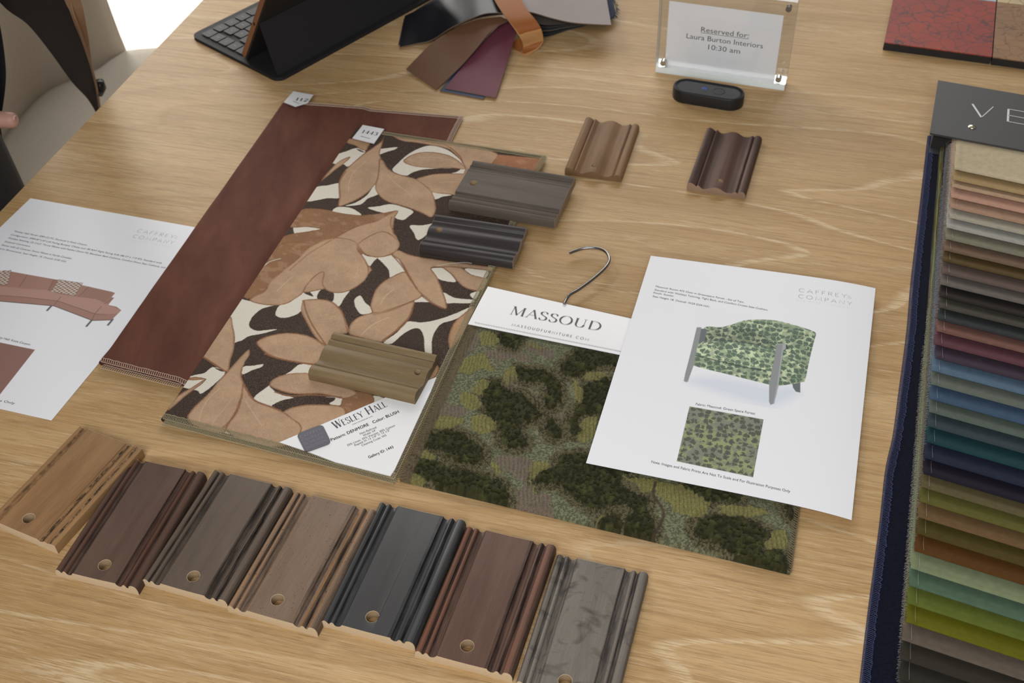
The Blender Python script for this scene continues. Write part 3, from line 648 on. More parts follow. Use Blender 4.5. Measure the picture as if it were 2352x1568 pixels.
    def shade(cc, x, y, d):
        k = fnoise(x * 60, y * 60, 31)[:, None]; k2 = fnoise(x * 500, y * 500, 33)[:, None]; cc = cc * (0.78 + .34 * k + .12 * k2); hl = sstep(.55, .75, fnoise(x * 130 + y * 60, y * 130, 35))[:, None] * .22; return cc * (1 - hl) + np.array(lin('c8ab8c')) * hl
    for cr, pts, col in [
        (a1, [(1380, 130), (1500, 160), (1700, 178), (1900, 195), (2060, 215), (2500, 320), (2500, 600), (2170, 560), (2160, 480), (2110, 400), (2050, 330), (1960, 270), (1800, 238), (1640, 213), (1480, 190)], TAN),
        (a1, [(1505, 405), (1580, 350), (1700, 315), (1850, 315), (2000, 350), (2110, 420), (2165, 492), (2000, 480), (1850, 485), (1650, 470), (1540, 440)], TAN),
        (a1, [(1640, 605), (1760, 560), (1900, 540), (2145, 540), (2300, 560), (2200, 780), (2000, 762), (1820, 740), (1740, 690)], TAN),
        (a1, [(900, 170), (1140, 200), (1130, 270), (1110, 300), (1050, 290), (1000, 250), (910, 220)], TAN2),
        (a1, [(640, 620), (750, 480), (850, 400), (945, 365), (900, 420), (780, 510)], TAN),
        (a1, [(1300, 145), (1270, 200), (1150, 290), (1090, 330), (960, 440), (880, 520), (825, 620), (820, 680), (830, 790), (815, 887), (900, 870), (1030, 810), (1130, 740), (1220, 640), (1260, 540), (1275, 400), (1255, 330), (1280, 240)], TAN),
        (a1, [(1250, 390), (1295, 410), (1330, 470), (1400, 530), (1500, 560), (1640, 600), (1720, 650), (1800, 720), (1840, 820), (1848, 930), (1800, 1002), (1700, 960), (1560, 905), (1400, 860), (1300, 820), (1230, 750), (1205, 680), (1225, 600), (1240, 500)], TAN),
        (a1, [(420, 935), (550, 915), (700, 930), (850, 962), (1040, 982), (1250, 965), (1445, 933), (1400, 1020), (1250, 1250), (900, 1500), (300, 1700), (-150, 1760), (-100, 1560), (150, 1330), (250, 1205), (500, 1155), (625, 1130), (480, 1110), (300, 1105)], BRN),
        (a2, [(330, 0), (640, 0), (520, 130), (400, 240), (260, 340), (190, 420), (60, 492), (-10, 440), (120, 260)], BRN),
        (a1, [(1440, 935), (1412, 1020), (1400, 1150), (1440, 1220), (1452, 1300), (1420, 1380), (1300, 1422), (1180, 1415), (1090, 1370), (1030, 1290), (1020, 1380), (1090, 1470), (1140, 1600), (500, 1800), (100, 1750), (280, 1568), (380, 1480), (500, 1380), (700, 1270), (850, 1180), (1000, 1105), (1200, 1050)], TAN),
        (a2, [(600, 20), (800, -60), (1000, -30), (1030, 50), (1090, 130), (1127, 220), (1110, 290), (1060, 350), (960, 412), (860, 437), (760, 422), (702, 360), (716, 255), (650, 285), (570, 370), (530, 440), (450, 500), (370, 540), (250, 552), (100, 530), (55, 492), (180, 425), (240, 335), (340, 245), (480, 130)], TAN),
        (a2, [(1040, -20), (1250, -120), (1395, -30), (1380, 50), (1300, 100), (1200, 117), (1100, 95), (1050, 50)], TAN),
        (a2, [(1150, 602), (1140, 540), (1190, 400), (1260, 330), (1350, 280), (1450, 243), (1510, 320), (1610, 450), (1500, 520), (1400, 560), (1260, 602), (1165, 632)], TAN),
        (a2, [(945, 800), (950, 740), (980, 690), (1060, 640), (1165, 612), (1300, 590), (1520, 510), (1525, 570), (1500, 640), (1420, 730), (1320, 820), (1230, 880), (1000, 830)], TAN),
        (a2, [(1330, 92), (1390, 52), (1500, 92), (1700, 130), (1950, 165), (2260, 205), (2240, 235), (1950, 205), (1800, 205), (1690, 210), (1740, 290), (1785, 400), (1825, 520), (1820, 578), (1740, 555), (1640, 482), (1550, 400), (1500, 310), (1440, 200), (1390, 135)], TAN),
        (a2, [(1790, 200), (1950, 205), (2050, 268), (2220, 320), (2150, 410), (2020, 400), (1930, 340), (1870, 270)], TAN),
        (a2, [(525, 520), (540, 500), (700, 493), (800, 520), (880, 600), (925, 700), (940, 790), (860, 820), (740, 912), (640, 830), (570, 720), (515, 600)], TAN),
        (a2, [(113, 880), (200, 830), (350, 800), (500, 805), (620, 840), (760, 930), (760, 1000), (700, 1080), (640, 1092), (500, 1070), (350, 1040), (230, 1000), (150, 940)], TAN),
        (a2, [(2060, 560), (1980, 618), (1910, 680), (1860, 760), (1840, 850), (1860, 935), (1960, 820), (2080, 640)], TAN2),
        (a2, [(1740, 1080), (1680, 1150), (1640, 1230), (1720, 1195), (1755, 1130)], TAN2),
        (a2, [(870, 1480), (890, 1380), (960, 1320), (1150, 1350), (1168, 1430), (1100, 1470), (900, 1600)], BRN),
        (a2, [(228, 1262), (270, 1210), (400, 1165), (600, 1160), (800, 1230), (1020, 1330), (900, 1388), (700, 1345), (500, 1350), (370, 1332), (260, 1292)], TAN),
        (a3, [(625, 30), (665, 120), (682, 220), (670, 330), (640, 430), (625, 512), (590, 532), (500, 482), (400, 412), (370, 400), (420, 300)], TAN),
        (a3, [(50, 905), (150, 760), (280, 680), (412, 598), (380, 645), (250, 740)], TAN),
        (a3, [(235, 610), (300, 582), (412, 598), (330, 612)], TAN2),
        (a3, [(1100, 945), (1180, 870), (1320, 838), (1450, 833), (1680, 852), (1680, 970), (1400, 1060), (1250, 1120), (1150, 1050)], TAN),
        (a3, [(815, 328), (760, 370), (640, 500), (540, 610), (430, 740), (330, 830), (270, 900), (240, 965), (320, 1040), (560, 1100), (610, 1040), (690, 910), (740, 780), (765, 650), (742, 560), (770, 450), (812, 385)], TAN),
        (a3, [(755, 640), (790, 680), (830, 760), (900, 812), (1000, 850), (1100, 888), (1200, 950), (1300, 1050), (1200, 1200), (900, 1220), (640, 1110), (600, 1040), (690, 910), (735, 780)], TAN)]:
        cv.poly(w(cr, pts), col, border=EDG, bw=.0016, mod=shade, wob=.0004)
    cv.poly([at(x, y, ZL) for x, y in [(1145, 352), (1262, 362), (1240, 398), (1120, 385)]], lin('a06c4e'), smooth=False, border=EDG, mod=shade)
    vein = lin('cdb093'); dv_ = lin('93694a')
    for cr, pts, cc, k in [(a1, [(1100, 420), (980, 530), (930, 640), (925, 740)], vein, .6), (a1, [(1330, 550), (1420, 640), (1520, 720), (1600, 790)], vein, .5), (a1, [(1640, 370), (1850, 370), (2010, 400), (2060, 430)], vein, .6),
        (a1, [(1880, 635), (1980, 628), (2120, 630)], vein, .5), (a2, [(440, 290), (360, 360), (300, 420)], vein, .7), (a2, [(1350, 400), (1270, 470), (1230, 540)], vein, .8), (a2, [(1300, 655), (1180, 710), (1100, 770), (1055, 820)], vein, .8),
        (a2, [(990, 100), (1030, 200), (1000, 300)], vein, .35), (a3, [(540, 690), (440, 780), (370, 900), (350, 1000)], vein, .6), (a3, [(780, 800), (840, 900), (930, 1030)], vein, .6), (a3, [(660, 780), (560, 900), (480, 1000)], vein, .35),
        (a3, [(690, 910), (640, 980), (570, 1050)], EDG, .8), (a2, [(1165, 630), (1340, 590), (1500, 515)], EDG, .5), (a2, [(540, 510), (560, 600), (620, 730), (740, 910)], EDG, .9), (a2, [(800, 520), (880, 600), (930, 780)], EDG, .5), (a2, [(1520, 570), (1490, 650), (1420, 740), (1250, 862)], EDG, 1),
        (a2, [(190, 985), (300, 1025), (470, 1058), (650, 1082)], EDG, 1), (a2, [(1330, 90), (1420, 190), (1500, 310), (1560, 400)], EDG, .9), (a2, [(1600, 460), (1700, 530), (1800, 572)], EDG, .9), (a1, [(2000, 260), (2100, 350), (2135, 430)], EDG, .9), (a1, [(1700, 200), (1900, 215), (2000, 262)], EDG, .6),
        (a1, [(830, 800), (825, 700), (835, 620), (900, 520)], EDG, .7), (a1, [(1380, 1000), (1370, 1080), (1400, 1150)], EDG, .7), (a1, [(300, 1568), (400, 1480), (520, 1380), (720, 1260), (1000, 1105), (1200, 1050)], EDG, .5), (a3, [(390, 400), (470, 450), (590, 530)], EDG, 1), (a3, [(760, 650), (800, 720), (870, 800), (1000, 850), (1100, 890)], EDG, .9),
        (a3, [(1050, 720), (1200, 755), (1400, 745), (1660, 765)], EDG, .9), (a2, [(170, 210), (230, 160), (330, 130)], CREAM, .8), (a2, [(1740, 190), (1850, 170), (1980, 160), (2050, 168)], CREAM, .8), (a1, [(1500, 1085), (1510, 1100), (1570, 1105)], vein, .0)]:
        cv.line(w(cr, pts), cc, w=.0005 if cc is not EDG else .0008, alpha=k, soft=.0006)
    # white specks of the slub on the dark print
    return cv.c
lm = Mat('printed_linen', rough=0.9, spec=0.15)
at_ = lm.node('ShaderNodeAttribute', attribute_name='Col'); v = lm.coord(); vr = lm.coord(rot=(0, 0, .33))
wv = lm.node('ShaderNodeTexWave', wave_type='BANDS', bands_direction='X'); wv.inputs['Scale'].default_value = 210; wv.inputs['Distortion'].default_value = .6; lm.link(vr, wv.inputs[0])
wv2 = lm.node('ShaderNodeTexWave', wave_type='BANDS', bands_direction='Y'); wv2.inputs['Scale'].default_value = 210; wv2.inputs['Distortion'].default_value = .6; lm.link(vr, wv2.inputs[0])
wn = lm.noise(v, 1500, 2, .6)
c = lm.mix(lm.math('MULTIPLY', lm.ramp(wn, [(0.45, 0.0), (0.8, 1.0)]), .22), at_.outputs[0], 'cdbfa6')
c = lm.mix(lm.math('MULTIPLY', lm.ramp(wn, [(0.3, 1.0), (0.52, 0.0)]), .22), c, '3a2a20')
lm.base(c); lm.bump(lm.math('ADD', lm.math('MULTIPLY', wv.outputs[1], wv2.outputs[1]), wn), .45, .0004)
leaf = thing('leaf_print_fabric', 'folded linen sample printed with tan and brown leaves, carrying a white corner label', 'fabric sample', lBL - [0, 0, ZL])
def lz(x, y, s, t): 
    return TZ + ZL - .001 * s - .0004 + .0004 * fnoise(x * 30, y * 30, 41) - .0006 * sstep(.08, 0, t)
def lzb(x, y, s, t): return TZ + np.maximum(.0036 - .0026 * sstep(.93, 1, t) - .0008 * s, .0009)
def lz_xy(x, y): return TZ + ZL - .0004
lo, LG = folded('printed_cloth', leaf, (lTL, lTR, lBR, lBL), 440, 900, lz, lzb, 8, lm.m, leaf_colours, lin('a99a7c'))
th2 = thread_mat('olive_beige_thread', '8d8262', 'b5a987'); mb = MB(); nu = 440
mi_ = (lBL - lTL)[:2]; tagx = at(882, 300, ZL)
top_ = LG[0, :nu]; top_ = top_[top_[:, 0] > tagx[0] - .004]
overlock(mb, top_, mi_, .0048, step=.0014, r=.0003, th=.0012)
overlock(mb, LG[-1, :nu], -mi_, .0052, step=.0014, r=.00032, th=.0016)
lowe = LG[-1, nu + 7:] + np.array([*(mi_ / np.linalg.norm(mi_) * .0022), 0.0014])
overlock(mb, lowe, -mi_, .0055, step=.0013, r=.00036, th=.0016, rag=.0006)
overlock(mb, LG[:, 0], (lTL - lTR)[:2], .0045, step=.0016, r=.0003, th=.0014)
lowr = LG[:, -1] + np.array([.0012, -.0004, .001]); overlock(mb, lowr, (lTL - lTR)[:2], .004, step=.0018, r=.0003, th=.001, chain=False)
mb.build('overlock_stitching', th2, leaf)

# ---- paper with a colour attribute
pm = Mat('printed_paper', rough=0.55, spec=0.4); a_ = pm.node('ShaderNodeAttribute', attribute_name='Col'); pm.base(a_.outputs[0]); PRINT = pm.m
WHITE = lin('e9e9ec')
PAPER = plain('white_paper', 'e9e9ec', 0.5, spec=0.4)
LABEL = plain('label_paper', 'e6e6e6', 0.45)
# corner label of the leaf fabric
def lzl(x, y): return TZ + ZL - .0002
mb = MB()
pts = [at(x, y, ZL - .0002) for x, y in [(642, 1016), (878.5, 916), (1003, 866), (990, 898), (907, 1078), (897, 1093), (770, 1061), (700, 1035)]]
mb.prism(pts, TZ + ZL - .0012, TZ + ZL + .00025)
def put(mb, V, F, A, B, zf, mi, eps=.0002, hs=1.0): mb.add(lay(V, A, B, zf, eps, hs), F, mi)
c8 = lambda x, y: at(x / 7.127 + 640, y / 7.127 + 900, ZL)
LT = lambda x, y: TZ + ZL + .00025
def T8(mb, txt, a, b, mi=1, serif=False, mm=None, **k):
    V, F = serif_mesh(txt, T=.16, t=.04) if serif else bfont_mesh(txt, **k)
    A, B = c8(*a), c8(*b); hs = capheight(V, A, B, mm / 1000) if mm else 1.0
    put(mb, V, F, A, B, LT, mi, hs=hs)
Vw, Fw = [], []
A_, B_ = c8(925, 612), c8(1785, 238)
V1, F1 = serif_mesh('WESLEY', T=.15, t=.04); V2, F2 = serif_mesh('HALL', T=.15, t=.04)
# larger initials
Vx, Fx = serif_mesh('W', .17, .045); Vy, Fy = serif_mesh('ESLEY', .15, .05); Vh, Fh = serif_mesh('H', .17, .045); Va, Fa = serif_mesh('ALL', .15, .05)
V = np.vstack([Vx * 1.25, Vy + [1.4, 0], Vh * 1.25 + [5.5, 0], Va + [6.72, 0]]); o = 0; F = []
for vv_, f_ in ((Vx, Fx), (Vy, Fy), (Vh, Fh), (Va, Fa)):
    F += [tuple(i + o for i in q) for q in f_]; o += len(vv_)
put(mb, V, F, A_, B_, LT, 1, hs=1.25)
T8(mb, 'www.wesleyhall.com', (1208, 545), (1545, 402), mm=1.2)
for dx in (0, 2.2): T8(mb, 'Pattern: DENMORE   Color: BLUSH', (868 + dx, 808), (1975 + dx, 342), mm=3.3)
T8(mb, 'Non-Railroad', (1340, 702), (1605, 592), mm=2.2); T8(mb, 'Width: 54"', (1392, 732), (1600, 640), mm=2.2)
T8(mb, '35% Linen, 35% Viscose, 30% Cotton', (1130, 893), (1910, 562), mm=2.2); T8(mb, 'Repeat H: 13 1/4" V: 13 1/2"', (1252, 890), (1830, 637), mm=2.2)
T8(mb, 'Cleaning Code: WS', (1367, 893), (1770, 722), mm=2.2)
for dx in (0, 2.0): T8(mb, 'Gallery ID: 1443', (1480 + dx, 1092), (1885 + dx, 917), mm=2.9)
mb.build('corner_label', [LABEL, INK], leaf)
mb = MB(); q = [c8(*p) for p in [(290, 700), (715, 535), (868, 845), (440, 1000)]]
st_ = []
for i in range(4):
    a, b, c = q[i - 1][:2], q[i][:2], q[(i + 1) % 4][:2]; r = .0045
    p0 = b + (a - b) / np.linalg.norm(a - b) * r; p1 = b + (c - b) / np.linalg.norm(c - b) * r
    for k in range(6):
        t = k / 5; st_.append((1 - t) ** 2 * p0 + 2 * t * (1 - t) * b + t * t * p1)
mb.prism(st_, TZ + ZL - .0002, TZ + ZL + .0009)
for tx, a, b in (('CAFFREY', (372, 772), (705, 640)), ('COMPANY', (400, 832), (725, 702)), ('DESIGNER', (430, 892), (748, 765)), ('SHOWROOM', (460, 952), (795, 820))):
    V, F = thin_mesh(tx, .1, .35); A, B = c8(*a), c8(*b); put(mb, V, F, A, B, lambda x, y: TZ + ZL + .0009, 1, hs=capheight(V, A, B, .0032))
plabel(mb.build('sticker', [plain('charcoal_sticker', '55535c', .4), plain('sticker_ink', '8a8893', .4)], leaf), 'charcoal rounded square sticker')
# number tags folded over the top left corners
TAGM = plain('tag_paper', 'dcdcdc', 0.6)
def tag(parent, px, z, txt, ta, tb, ua, ub, mm):
    mb = MB(); P = [at(x / 4.9 + 620, y / 4.9 + 200, z) for x, y in px]; mb.prism(P, TZ + z - .0012, TZ + z)
    V, F = serif_mesh(txt, .17, .05); cc = lambda p: at(p[0] / 4.9 + 620, p[1] / 4.9 + 200, z)
    A, B = cc(ta), cc(tb); put(mb, V, F, A, B, lambda x, y: TZ + z, 1, hs=capheight(V, A, B, mm))
    a, b = cc(ua), cc(ub); d = (b - a)[:2]; nn = np.array([-d[1], d[0]]) / np.linalg.norm(d) * .0003
    mb.add([(*(a[:2] - nn), TZ + z + .0002), (*(b[:2] - nn), TZ + z + .0002), (*(b[:2] + nn), TZ + z + .0002), (*(a[:2] + nn), TZ + z + .0002)], [(0, 1, 2, 3)], 1)
    mb.build('number_tag', [TAGM, INK], parent)
tag(leaf, [(1045, 425), (1285, 470), (1172, 630), (930, 570)], ZL + .0016, '1443', (1030, 515), (1203, 546), (1022, 552), (1128, 580), .0062)
tag(vel, [(265, 46), (378, 68), (487, 85), (428, 170), (284, 214), (158, 165)], ZV + .0036, '112', (285, 150), (418, 166), (262, 160), (330, 188), .0062)
# ================================================================= green chenille sample on its card hanger
ZG = .0072
gBL, gBR = at(918, 1101, .003), at(1815, 1316, .003); gTL = at(1075, 744, ZG)
gu_ = (gBR - gBL)[:2]; gw = np.linalg.norm(gu_); gu_ /= gw; gn2 = np.array([-gu_[1], gu_[0]])
gh = (gTL - gBL)[:2] @ gn2 + .03
lean = (((gTL - gBL)[:2] @ gu_) / ((gTL - gBL)[:2] @ gn2))
green = thing('chenille_fabric_sample', 'green, olive and dark chenille fabric sample hanging from a white card header with wire hook', 'fabric sample', gBL * [1, 1, 0] + [0, 0, TZ])
def gpt(s, t): return gBL[:2] + gu_ * (s * gw) + (gn2 + gu_ * lean) * (t * gh)
nu, nv = 660, 470
S, Tt = np.meshgrid(np.linspace(0, 1, nu), np.linspace(0, 1, nv))
GX = gBL[0] + gu_[0] * S * gw + (gn2[0] + gu_[0] * lean) * Tt * gh; GY = gBL[1] + gu_[1] * S * gw + (gn2[1] + gu_[1] * lean) * Tt * gh
g1_, g2_, g3_ = crop(3.267, 880, 650), crop(3.92, 900, 1000), crop(3.734, 1340, 900)
WEAVE, TAUPE, OLIVE, CHEN = lin('888a6c'), lin('7f7262'), lin('88834f'), lin('34341e')
cv = Canvas(GX, GY, WEAVE)
LX = (GX - gBL[0]) * gu_[0] + (GY - gBL[1]) * gu_[1]; LY = (GX - gBL[0]) * gn2[0] + (GY - gBL[1]) * gn2[1]
wob = .0035
DX = (fnoise(LX * 260, LY * 260, 51) - .5) * wob * 2; DY = (fnoise(LX * 260, LY * 260, 55) - .5) * wob * 2
def mask(cr, pts, fat=0.0, soft=.0006):
    P = catmull(np.array([at(x, y, ZG)[:2] for x, y in cr(pts)])); m = (GX > P[:, 0].min() - .008) & (GX < P[:, 0].max() + .008) & (GY > P[:, 1].min() - .008) & (GY < P[:, 1].max() + .008)
    out = np.zeros(GX.shape); 
    if m.any(): out[m] = np.clip((polydist(P, GX[m] + DX[m], GY[m] + DY[m]) + fat) / soft + .5, 0, 1)
    return out
MD = np.zeros(GX.shape); MH = MD.copy(); MO = MD.copy(); MT = MD.copy()
for cr, pts in [(g1_, [(870, 370), (950, 370), (1040, 400), (1000, 470), (940, 480), (870, 430)]), (g1_, [(1340, 620), (1400, 560), (1490, 490), (1600, 510), (1900, 520), (1850, 610), (1640, 620), (1560, 660), (1450, 690), (1370, 690)]),
    (g1_, [(1520, 760), (1700, 720), (1790, 860), (1740, 940), (1590, 980), (1480, 1000), (1450, 1060), (1500, 1110), (1440, 1140), (1400, 1100), (1410, 1000), (1500, 880)]),
    (g1_, [(740, 860), (800, 740), (880, 750), (950, 820), (1040, 820), (1130, 920), (1180, 980), (1100, 1040), (1000, 1080), (1080, 1180), (1040, 1230), (960, 1230), (880, 1180), (880, 1100), (820, 1020), (760, 930)]),
    (g1_, [(1010, 630), (1070, 640), (1190, 650), (1290, 700), (1340, 820), (1320, 900), (1250, 940), (1210, 880), (1240, 780), (1160, 730), (1080, 740), (1020, 700)]), (g1_, [(1240, 1000), (1320, 1080), (1330, 1150), (1260, 1160), (1220, 1080)]),
    (g1_, [(270, 1170), (400, 1110), (560, 1110), (640, 1160), (720, 1220), (760, 1260), (740, 1330), (640, 1350), (540, 1330), (440, 1260), (340, 1240), (280, 1210)]),
    (g1_, [(160, 1300), (220, 1290), (380, 1350), (560, 1400), (700, 1420), (860, 1480), (880, 1540), (780, 1580), (560, 1580), (400, 1500), (240, 1440)]),
    (g2_, [(400, 400), (560, 330), (800, 350), (960, 410), (1050, 540), (1040, 620), (960, 690), (900, 670), (820, 620), (700, 600), (600, 620), (520, 560), (440, 500)]),
    (g2_, [(1500, 210), (1560, 170), (1750, 160), (1800, 230), (1900, 300), (2040, 330), (2060, 400), (1960, 440), (2100, 500), (2240, 560), (2300, 640), (2280, 740), (2180, 740), (2150, 640), (2000, 620), (1850, 660), (1700, 600), (1600, 520), (1480, 430), (1330, 440), (1290, 380), (1400, 310), (1470, 280)]),
    (g2_, [(1840, 840), (1900, 740), (2000, 680), (2050, 760), (2040, 850), (1960, 920), (1860, 890)]), (g2_, [(2080, 780), (2150, 700), (2250, 690), (2352, 760), (2352, 960), (2200, 960), (2080, 860)]),
    (g3_, [(0, 620), (260, 640), (420, 680), (330, 720), (340, 800), (480, 880), (560, 920), (520, 1000), (580, 1100), (560, 1200), (450, 1260), (350, 1170), (420, 1000), (200, 960), (0, 960)]),
    (g3_, [(880, 780), (1200, 830), (1340, 880), (1320, 960), (1200, 920), (1080, 940), (980, 880), (860, 830)]), (g3_, [(960, 1120), (1150, 1060), (1400, 1090), (1540, 1170), (1600, 1200), (1540, 1250), (1540, 1330), (1480, 1400), (1300, 1380), (1160, 1300), (980, 1240)]),
    (g3_, [(1420, 1380), (1560, 1350), (1700, 1360), (1760, 1480), (1700, 1540), (1500, 1500), (1280, 1440)]), (g3_, [(1730, 980), (1810, 1000), (1780, 1080)])]:
    MD = np.maximum(MD, mask(cr, pts)); MH = np.maximum(MH, mask(cr, pts, .007, .004))
for cr, pts in [(g1_, [(560, 640), (600, 570), (700, 530), (760, 510), (800, 580), (820, 650), (740, 640), (640, 680)]), (g1_, [(720, 370), (790, 350), (870, 400), (840, 470), (740, 440)]), (g1_, [(890, 690), (930, 640), (1000, 620), (1010, 690), (950, 760), (910, 740)]),
    (g1_, [(670, 780), (760, 710), (810, 780), (820, 860), (740, 850)]), (g1_, [(580, 860), (600, 810), (680, 830), (740, 900), (700, 950), (620, 930)]), (g1_, [(660, 1030), (740, 980), (820, 1020), (840, 1100), (700, 1130)]), (g1_, [(990, 960), (1080, 930), (1110, 970), (1050, 1000)]),
    (g1_, [(1420, 740), (1450, 730), (1510, 820), (1480, 910), (1440, 860)]), (g1_, [(1510, 690), (1600, 660), (1690, 690), (1560, 720)]), (g1_, [(1460, 1060), (1600, 990), (1590, 1100), (1540, 1180), (1460, 1170)]), (g1_, [(400, 1000), (560, 1000), (600, 1040), (500, 1090), (380, 1080)]),
    (g1_, [(250, 1270), (330, 1250), (390, 1310), (300, 1340)]), (g1_, [(810, 1310), (860, 1360), (900, 1420), (830, 1400)]), (g1_, [(1110, 1340), (1240, 1340), (1230, 1420), (1100, 1420)]), (g1_, [(1080, 430), (1190, 470), (1180, 500), (1100, 470)]),
    (g2_, [(110, 270), (220, 340), (300, 370), (240, 450), (130, 420)]), (g2_, [(1240, 380), (1290, 320), (1400, 330), (1320, 380), (1260, 400), (1320, 520), (1270, 480)]), (g2_, [(1860, 760), (1940, 690), (1920, 780)]),
    (g3_, [(330, 720), (620, 740), (640, 800), (560, 860), (470, 850), (480, 800)]), (g3_, [(620, 760), (900, 820), (980, 900), (1100, 930), (1060, 1010), (960, 1070), (880, 1050), (780, 1010), (760, 950), (700, 930), (640, 860)]), (g3_, [(1170, 990), (1400, 970), (1550, 990), (1540, 1060), (1300, 1050), (1180, 1040)]), (g3_, [(1620, 1190), (1740, 1200), (1740, 1320), (1560, 1330)])]:
    MO = np.maximum(MO, mask(cr, pts))
for cr, pts in [(g1_, [(740, 480), (830, 500), (900, 470), (1060, 510), (1120, 590), (960, 560), (860, 590)]), (g1_, [(1000, 420), (1200, 480), (1290, 520), (1240, 560), (1100, 500)]), (g1_, [(950, 700), (1010, 710), (1050, 780), (960, 830), (920, 780)]), (g1_, [(1100, 860), (1180, 840), (1240, 900), (1160, 930)]),
    (g1_, [(840, 1090), (930, 1110), (1040, 1110), (1000, 1160), (900, 1180)]), (g1_, [(600, 400), (700, 380), (720, 440), (640, 520), (560, 560)]), (g1_, [(1180, 960), (1290, 960), (1380, 1010), (1340, 1060), (1220, 1020)]), (g2_, [(940, 190), (1060, 170), (1200, 190), (1280, 280), (1240, 400), (1140, 400), (1060, 330), (960, 260)]),
    (g2_, [(1090, 560), (1200, 420), (1260, 430), (1300, 520), (1430, 530), (1430, 640), (1460, 720), (1600, 790), (1400, 780), (1250, 750), (1100, 680)]), (g1_, [(380, 900), (560, 920), (640, 960), (500, 1000), (330, 1000)])]:
    MT = np.maximum(MT, mask(cr, pts))
# left and right rims are taupe selvedge
edgeL = np.clip((.013 - LX + lean * 0 + (LY * lean)) / .002, 0, 1) * 0.0
sL = S * gw; rim_ = np.clip((.010 + .002 * (fnoise(LY * 300, LX * 30, 61) - .5) - sL) / .002 + .5, 0, 1)
n_ = fnoise(LX * 900, LY * 900, 65)[..., None]; n2_ = vnoise(LX * 1400, LY * 1400, 67)[..., None]
def mixc(m, col, var=.35):
    c = np.array(col) * (1 - var / 2 + var * n_ * 1.2) * (.68 + .5 * n2_); cv.c[:] = cv.c * (1 - m[..., None]) + c * m[..., None]
# base weave: basket dots in sage and dark
ph = (np.sin(LX * 2 * np.pi / .0016 + 1.5 * np.sin(LY * 900)) * np.sin(LY * 2 * np.pi / .0016))
cv.c *= (0.80 + .42 * np.clip(ph, -1, 1) * .6 + .3 * (n_[..., 0] - .5))[..., None]
sp_ = sstep(.30, .70, vnoise(LX * 1000, LY * 1000, 68))[..., None]; cv.c *= (.58 + .62 * sp_); cv.h += .00012 * ph + .00012 * sp_[..., 0]
tone = fnoise(LX * 60, LY * 60, 71); cv.c[:] = cv.c * (1 - .35 * sstep(.5, .7, tone)[..., None]) + np.array(lin('5d5f48')) * (.35 * sstep(.5, .7, tone)[..., None])
mixc(MT, TAUPE); mixc(MO * (1 - MT * .3), OLIVE, .5)
rid = np.sin((LX + LY * .25) * 2 * np.pi / .0034 + 3.5 * (fnoise(LX * 45, LY * 45, 73) - .5) * 3); 
cv.h += (MO + MT) * .00055 * rid; cv.h += (MO * .0009 + MT * .0003)
# speckled ring then chenille tufts
spk = sstep(.30, .62, vnoise(LX * 900, LY * 900, 75)); ring = MH * (1 - MO * .8)
cv.c[:] = cv.c * (1 - ring[..., None] * .92) + (np.array(lin('3b3826')) * (1 - spk[..., None] * .55) + np.array(lin('9c8f6c')) * spk[..., None] * .42) * ring[..., None] * .92
grid_ = np.sin(LX * 2 * np.pi / .0024) * np.sin(LY * 2 * np.pi / .0024 + 1.1 * np.sin(LX * 600)); cv.h += ring * (1 - MD) * .0005 * grid_
hl = sstep(.35, .8, grid_)[..., None] * (ring * (1 - MD))[..., None] * .25; cv.c[:] = cv.c * (1 - hl) + np.array(lin('8d8a66')) * hl
cb = fnoise(LX * 420, LY * 420, 81, 2); tuft = sstep(.28, .72, cb)
cc = np.array(CHEN) * (.8 + .5 * n_) * (1 + .55 * (tuft[..., None] - .4)); cc = cc + np.array(lin('4c4f28')) * .45 * sstep(.55, .8, fnoise(LX * 150, LY * 150, 83))[..., None]
cv.c[:] = cv.c * (1 - MD[..., None]) + cc * MD[..., None]
cv.h += MD * (.0008 + .0021 * tuft)
cv.c[:] = cv.c * (1 - rim_[..., None]) + np.array(lin('6a5d47')) * (.7 + .6 * n_) * rim_[..., None]
# dark drawn thread curve
for cr, pts in [(g3_, [(620, 770), (600, 870), (660, 960), (690, 1040), (660, 1130), (600, 1230), (610, 1260), (720, 1300)])]:
    cv.line([at(x, y, ZG) for x, y in cr(pts)], lin('4e4035'), w=.0012, alpha=.9)
# form: rounded folded bottom, soft sides, flat under the card and the sheet
dB = Tt * gh; dL = sL; dR = (1 - S) * gw
zz = (ZG - .0012) * np.sqrt(np.clip(1 - np.clip(1 - dB / .007, 0, 1) ** 2, 0.02, 1)) ; zz = np.minimum(zz, .0022 + .5 * (1e-9 + dR) + 0 * dR)
zz = np.minimum(zz, .0035 + .35 * dL)
zz = zz + .0012 * (fnoise(LX * 25, LY * 25, 91) - .5) * sstep(0, .01, dB)
flat = sstep(.0, .006, LY - ((at(1075, 744, ZG) - gBL)[:2] @ gn2) + .004)
zsheet = 1.0
hh = cv.h * (1 - flat) * sstep(0, .002, dB + .0015)
Zt = np.minimum(zz + hh, .0088)
Zt = np.minimum(zz * (1 - flat) + .0055 * flat + hh, .0094)
GG = np.stack([GX, GY, TZ + np.maximum(Zt, .0006)], -1)
